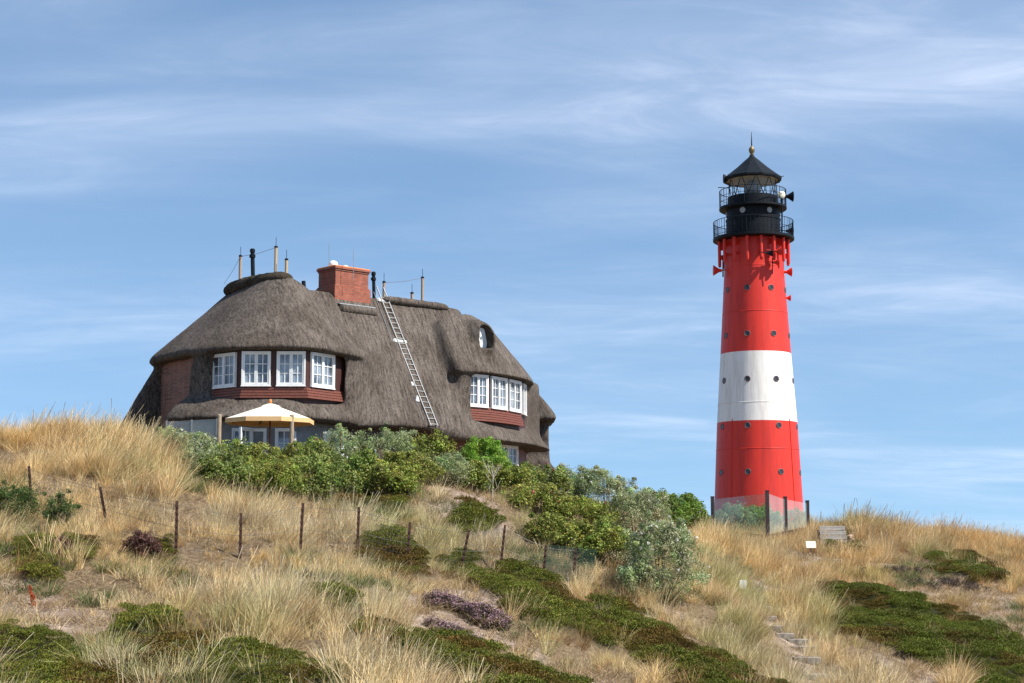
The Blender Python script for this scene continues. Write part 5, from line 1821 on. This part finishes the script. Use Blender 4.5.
mb.tube([at(723, 255, LD - .6), at(723, 277, LD - .6)], .07, 6)
mb.tube([at(772.5, 258, LD - 3.3), at(772.5, 274, LD - 3.3)], .05, 5)
for px_, y0, y1 in ((778, 181, 174), (781, 181, 176), (775, 180, 176), (728, 181, 174), (731, 179, 175)):
    mb.tube([at(px_, y0, LD - .3), at(px_, y1, LD - .3)], .035, 4)
mb.tube([at(718, 187.5, LD - .3), at(729, 188, LD - .3)], .04, 4)
mb.tube([at(774, 178.5, LD - .3), at(784, 176, LD - .3)], .03, 4)
build('aerials', mb, M['blackmetal'], lh)

#@@LIGHT
# ------------------------------------------------------------------ sky and sun
SUN_EL, SUN_AZ = R(49), R(115)      # azimuth clockwise from the viewing direction (+Y)
world = bpy.data.worlds.new('World')
S.world = world
world.use_nodes = True
nt = world.node_tree
L = nt.links.new
bg = nt.nodes['Background']
sky = nt.nodes.new('ShaderNodeTexSky')
sky.sky_type = 'NISHITA'
sky.sun_disc = False
sky.sun_elevation = SUN_EL
sky.sun_rotation = SUN_AZ
sky.altitude = 10
sky.air_density = 1.0
sky.dust_density = 0.0
sky.ozone_density = 2.2
# thin cirrus: noise over the sky directions, flattened toward the horizon like a high sheet of cloud
tc = nt.nodes.new('ShaderNodeTexCoord')
sep = nt.nodes.new('ShaderNodeSeparateXYZ'); L(tc.outputs['Generated'], sep.inputs[0])


def math_(op, a, b=None):
    n_ = nt.nodes.new('ShaderNodeMath'); n_.operation = op
    for i, q in enumerate((a, b)):
        if q is None:
            continue
        if isinstance(q, (int, float)):
            n_.inputs[i].default_value = q
        else:
            L(q, n_.inputs[i])
    return n_.outputs[0]


cbs = nt.nodes.new('ShaderNodeCombineXYZ'); L(sep.outputs['X'], cbs.inputs['X']); L(sep.outputs['Y'], cbs.inputs['Y'])
L(math_('ADD', math_('MULTIPLY', math_('MAXIMUM', sep.outputs['Z'], 0.0), .82), .165), cbs.inputs['Z'])
nrm_ = nt.nodes.new('ShaderNodeVectorMath'); nrm_.operation = 'NORMALIZE'; L(cbs.outputs[0], nrm_.inputs[0]); L(nrm_.outputs[0], sky.inputs['Vector'])
zc = math_('ADD', math_('MAXIMUM', sep.outputs['Z'], 0.0), 0.16)
ux = math_('DIVIDE', sep.outputs['X'], zc)
uy = math_('DIVIDE', sep.outputs['Y'], zc)
cb = nt.nodes.new('ShaderNodeCombineXYZ'); L(ux, cb.inputs['X']); L(uy, cb.inputs['Y'])
mp = nt.nodes.new('ShaderNodeMapping'); mp.inputs['Rotation'].default_value = (0, 0, R(-24)); mp.inputs['Scale'].default_value = (.55, 1.25, 1)
mp.inputs['Location'].default_value = (1.35, .3, 0)
L(cb.outputs[0], mp.inputs['Vector'])
na = nt.nodes.new('ShaderNodeTexNoise'); na.inputs['Scale'].default_value = 1.1; na.inputs['Detail'].default_value = 9; na.inputs['Roughness'].default_value = .58; na.inputs['Distortion'].default_value = .5
L(mp.outputs[0], na.inputs['Vector'])
mp2 = nt.nodes.new('ShaderNodeMapping'); mp2.inputs['Rotation'].default_value = (0, 0, R(-26)); mp2.inputs['Scale'].default_value = (1.1, 2.6, 1)
L(cb.outputs[0], mp2.inputs['Vector'])
nb = nt.nodes.new('ShaderNodeTexNoise'); nb.inputs['Scale'].default_value = 2.0; nb.inputs['Detail'].default_value = 8; nb.inputs['Roughness'].default_value = .62; nb.inputs['Distortion'].default_value = .8
L(mp2.outputs[0], nb.inputs['Vector'])
mra = nt.nodes.new('ShaderNodeMapRange'); mra.interpolation_type = 'SMOOTHSTEP'
mra.inputs['From Min'].default_value = .36; mra.inputs['From Max'].default_value = .86; L(na.outputs['Fac'], mra.inputs['Value'])
mrb = nt.nodes.new('ShaderNodeMapRange'); mrb.interpolation_type = 'SMOOTHSTEP'
mrb.inputs['From Min'].default_value = .35; mrb.inputs['From Max'].default_value = .8; L(nb.outputs['Fac'], mrb.inputs['Value'])
fac = math_('MULTIPLY', mra.outputs[0], math_('ADD', math_('MULTIPLY', mrb.outputs[0], .75), .35))
fac = math_('ADD', math_('MULTIPLY', fac, .72), .03)
# named banks of cirrus: azimuth and elevation tangents of their centres, size, tilt, density
yy = math_('MAXIMUM', sep.outputs['Y'], .05)
azt = math_('DIVIDE', sep.outputs['X'], yy); elt = math_('DIVIDE', sep.outputs['Z'], yy)
warp = math_('MULTIPLY', math_('SUBTRACT', na.outputs['Fac'], .5), .09)
banks = None
for ca, ce, ra, re_, tl, st in ((-.30, .243, .17, .028, .10, .62), (-.05, .262, .16, .016, .02, .34), (.21, .288, .24, .03, .07, .62), (.34, .30, .12, .02, .0, .5),
                                (.02, .325, .14, .03, .05, .34), (-.22, .305, .14, .014, .08, .22), (.10, .215, .10, .02, .1, .22), (.28, .165, .13, .014, -.1, .22), (.30, .045, .07, .008, .05, .34), (.30, .33, .2, .03, 0, .3)):
    da = math_('SUBTRACT', azt, ca)
    de_ = math_('ADD', math_('SUBTRACT', math_('SUBTRACT', elt, ce), math_('MULTIPLY', da, tl)), warp)
    q = math_('ADD', math_('POWER', math_('DIVIDE', da, ra), 2), math_('POWER', math_('DIVIDE', de_, re_), 2))
    g_ = math_('MULTIPLY', math_('EXPONENT', math_('MULTIPLY', q, -1.0)), st)
    banks = g_ if banks is None else math_('ADD', banks, g_)
banks = math_('MULTIPLY', banks, math_('ADD', math_('MULTIPLY', mrb.outputs[0], .7), .5))
fac = math_('MINIMUM', math_('ADD', math_('MULTIPLY', fac, .70), math_('MULTIPLY', banks, .50)), .8)
mx = nt.nodes.new('ShaderNodeMix'); mx.data_type = 'RGBA'
L(fac, mx.inputs['Factor']); hs_ = nt.nodes.new('ShaderNodeMix'); hs_.data_type = 'RGBA'; hs_.blend_type = 'MULTIPLY'; hs_.inputs['Factor'].default_value = 1; hs_.inputs['B'].default_value = (.91, 1.0, 1.0, 1); L(sky.outputs[0], hs_.inputs['A']); L(hs_.outputs['Result'], mx.inputs['A']); mx.inputs['B'].default_value = (6.4, 6.9, 8.1, 1)
L(mx.outputs['Result'], bg.inputs['Color'])
bg.inputs['Strength'].default_value = .106

sun = bpy.data.lights.new('sun', 'SUN')
sun.energy = 5.0
sun.angle = R(.53)
sun.color = (1.0, .95, .87)
so = bpy.data.objects.new('sun', sun); C.objects.link(so)
sd = Vector((math.sin(SUN_AZ) * math.cos(SUN_EL), math.cos(SUN_AZ) * math.cos(SUN_EL), math.sin(SUN_EL)))
so.rotation_euler = (-sd).to_track_quat('-Z', 'Y').to_euler()
so.location = sd * 200

S.view_settings.view_transform = 'Standard'
S.view_settings.look = 'None'
S.view_settings.exposure = 0.68
S.view_settings.gamma = 1.0
S.view_settings.use_curve_mapping = False
S.render.engine = 'CYCLES'
S.cycles.use_denoising = True
S.cycles.max_bounces = 6
S.cycles.diffuse_bounces = 3
S.cycles.transparent_max_bounces = 12
S.render.film_transparent = False
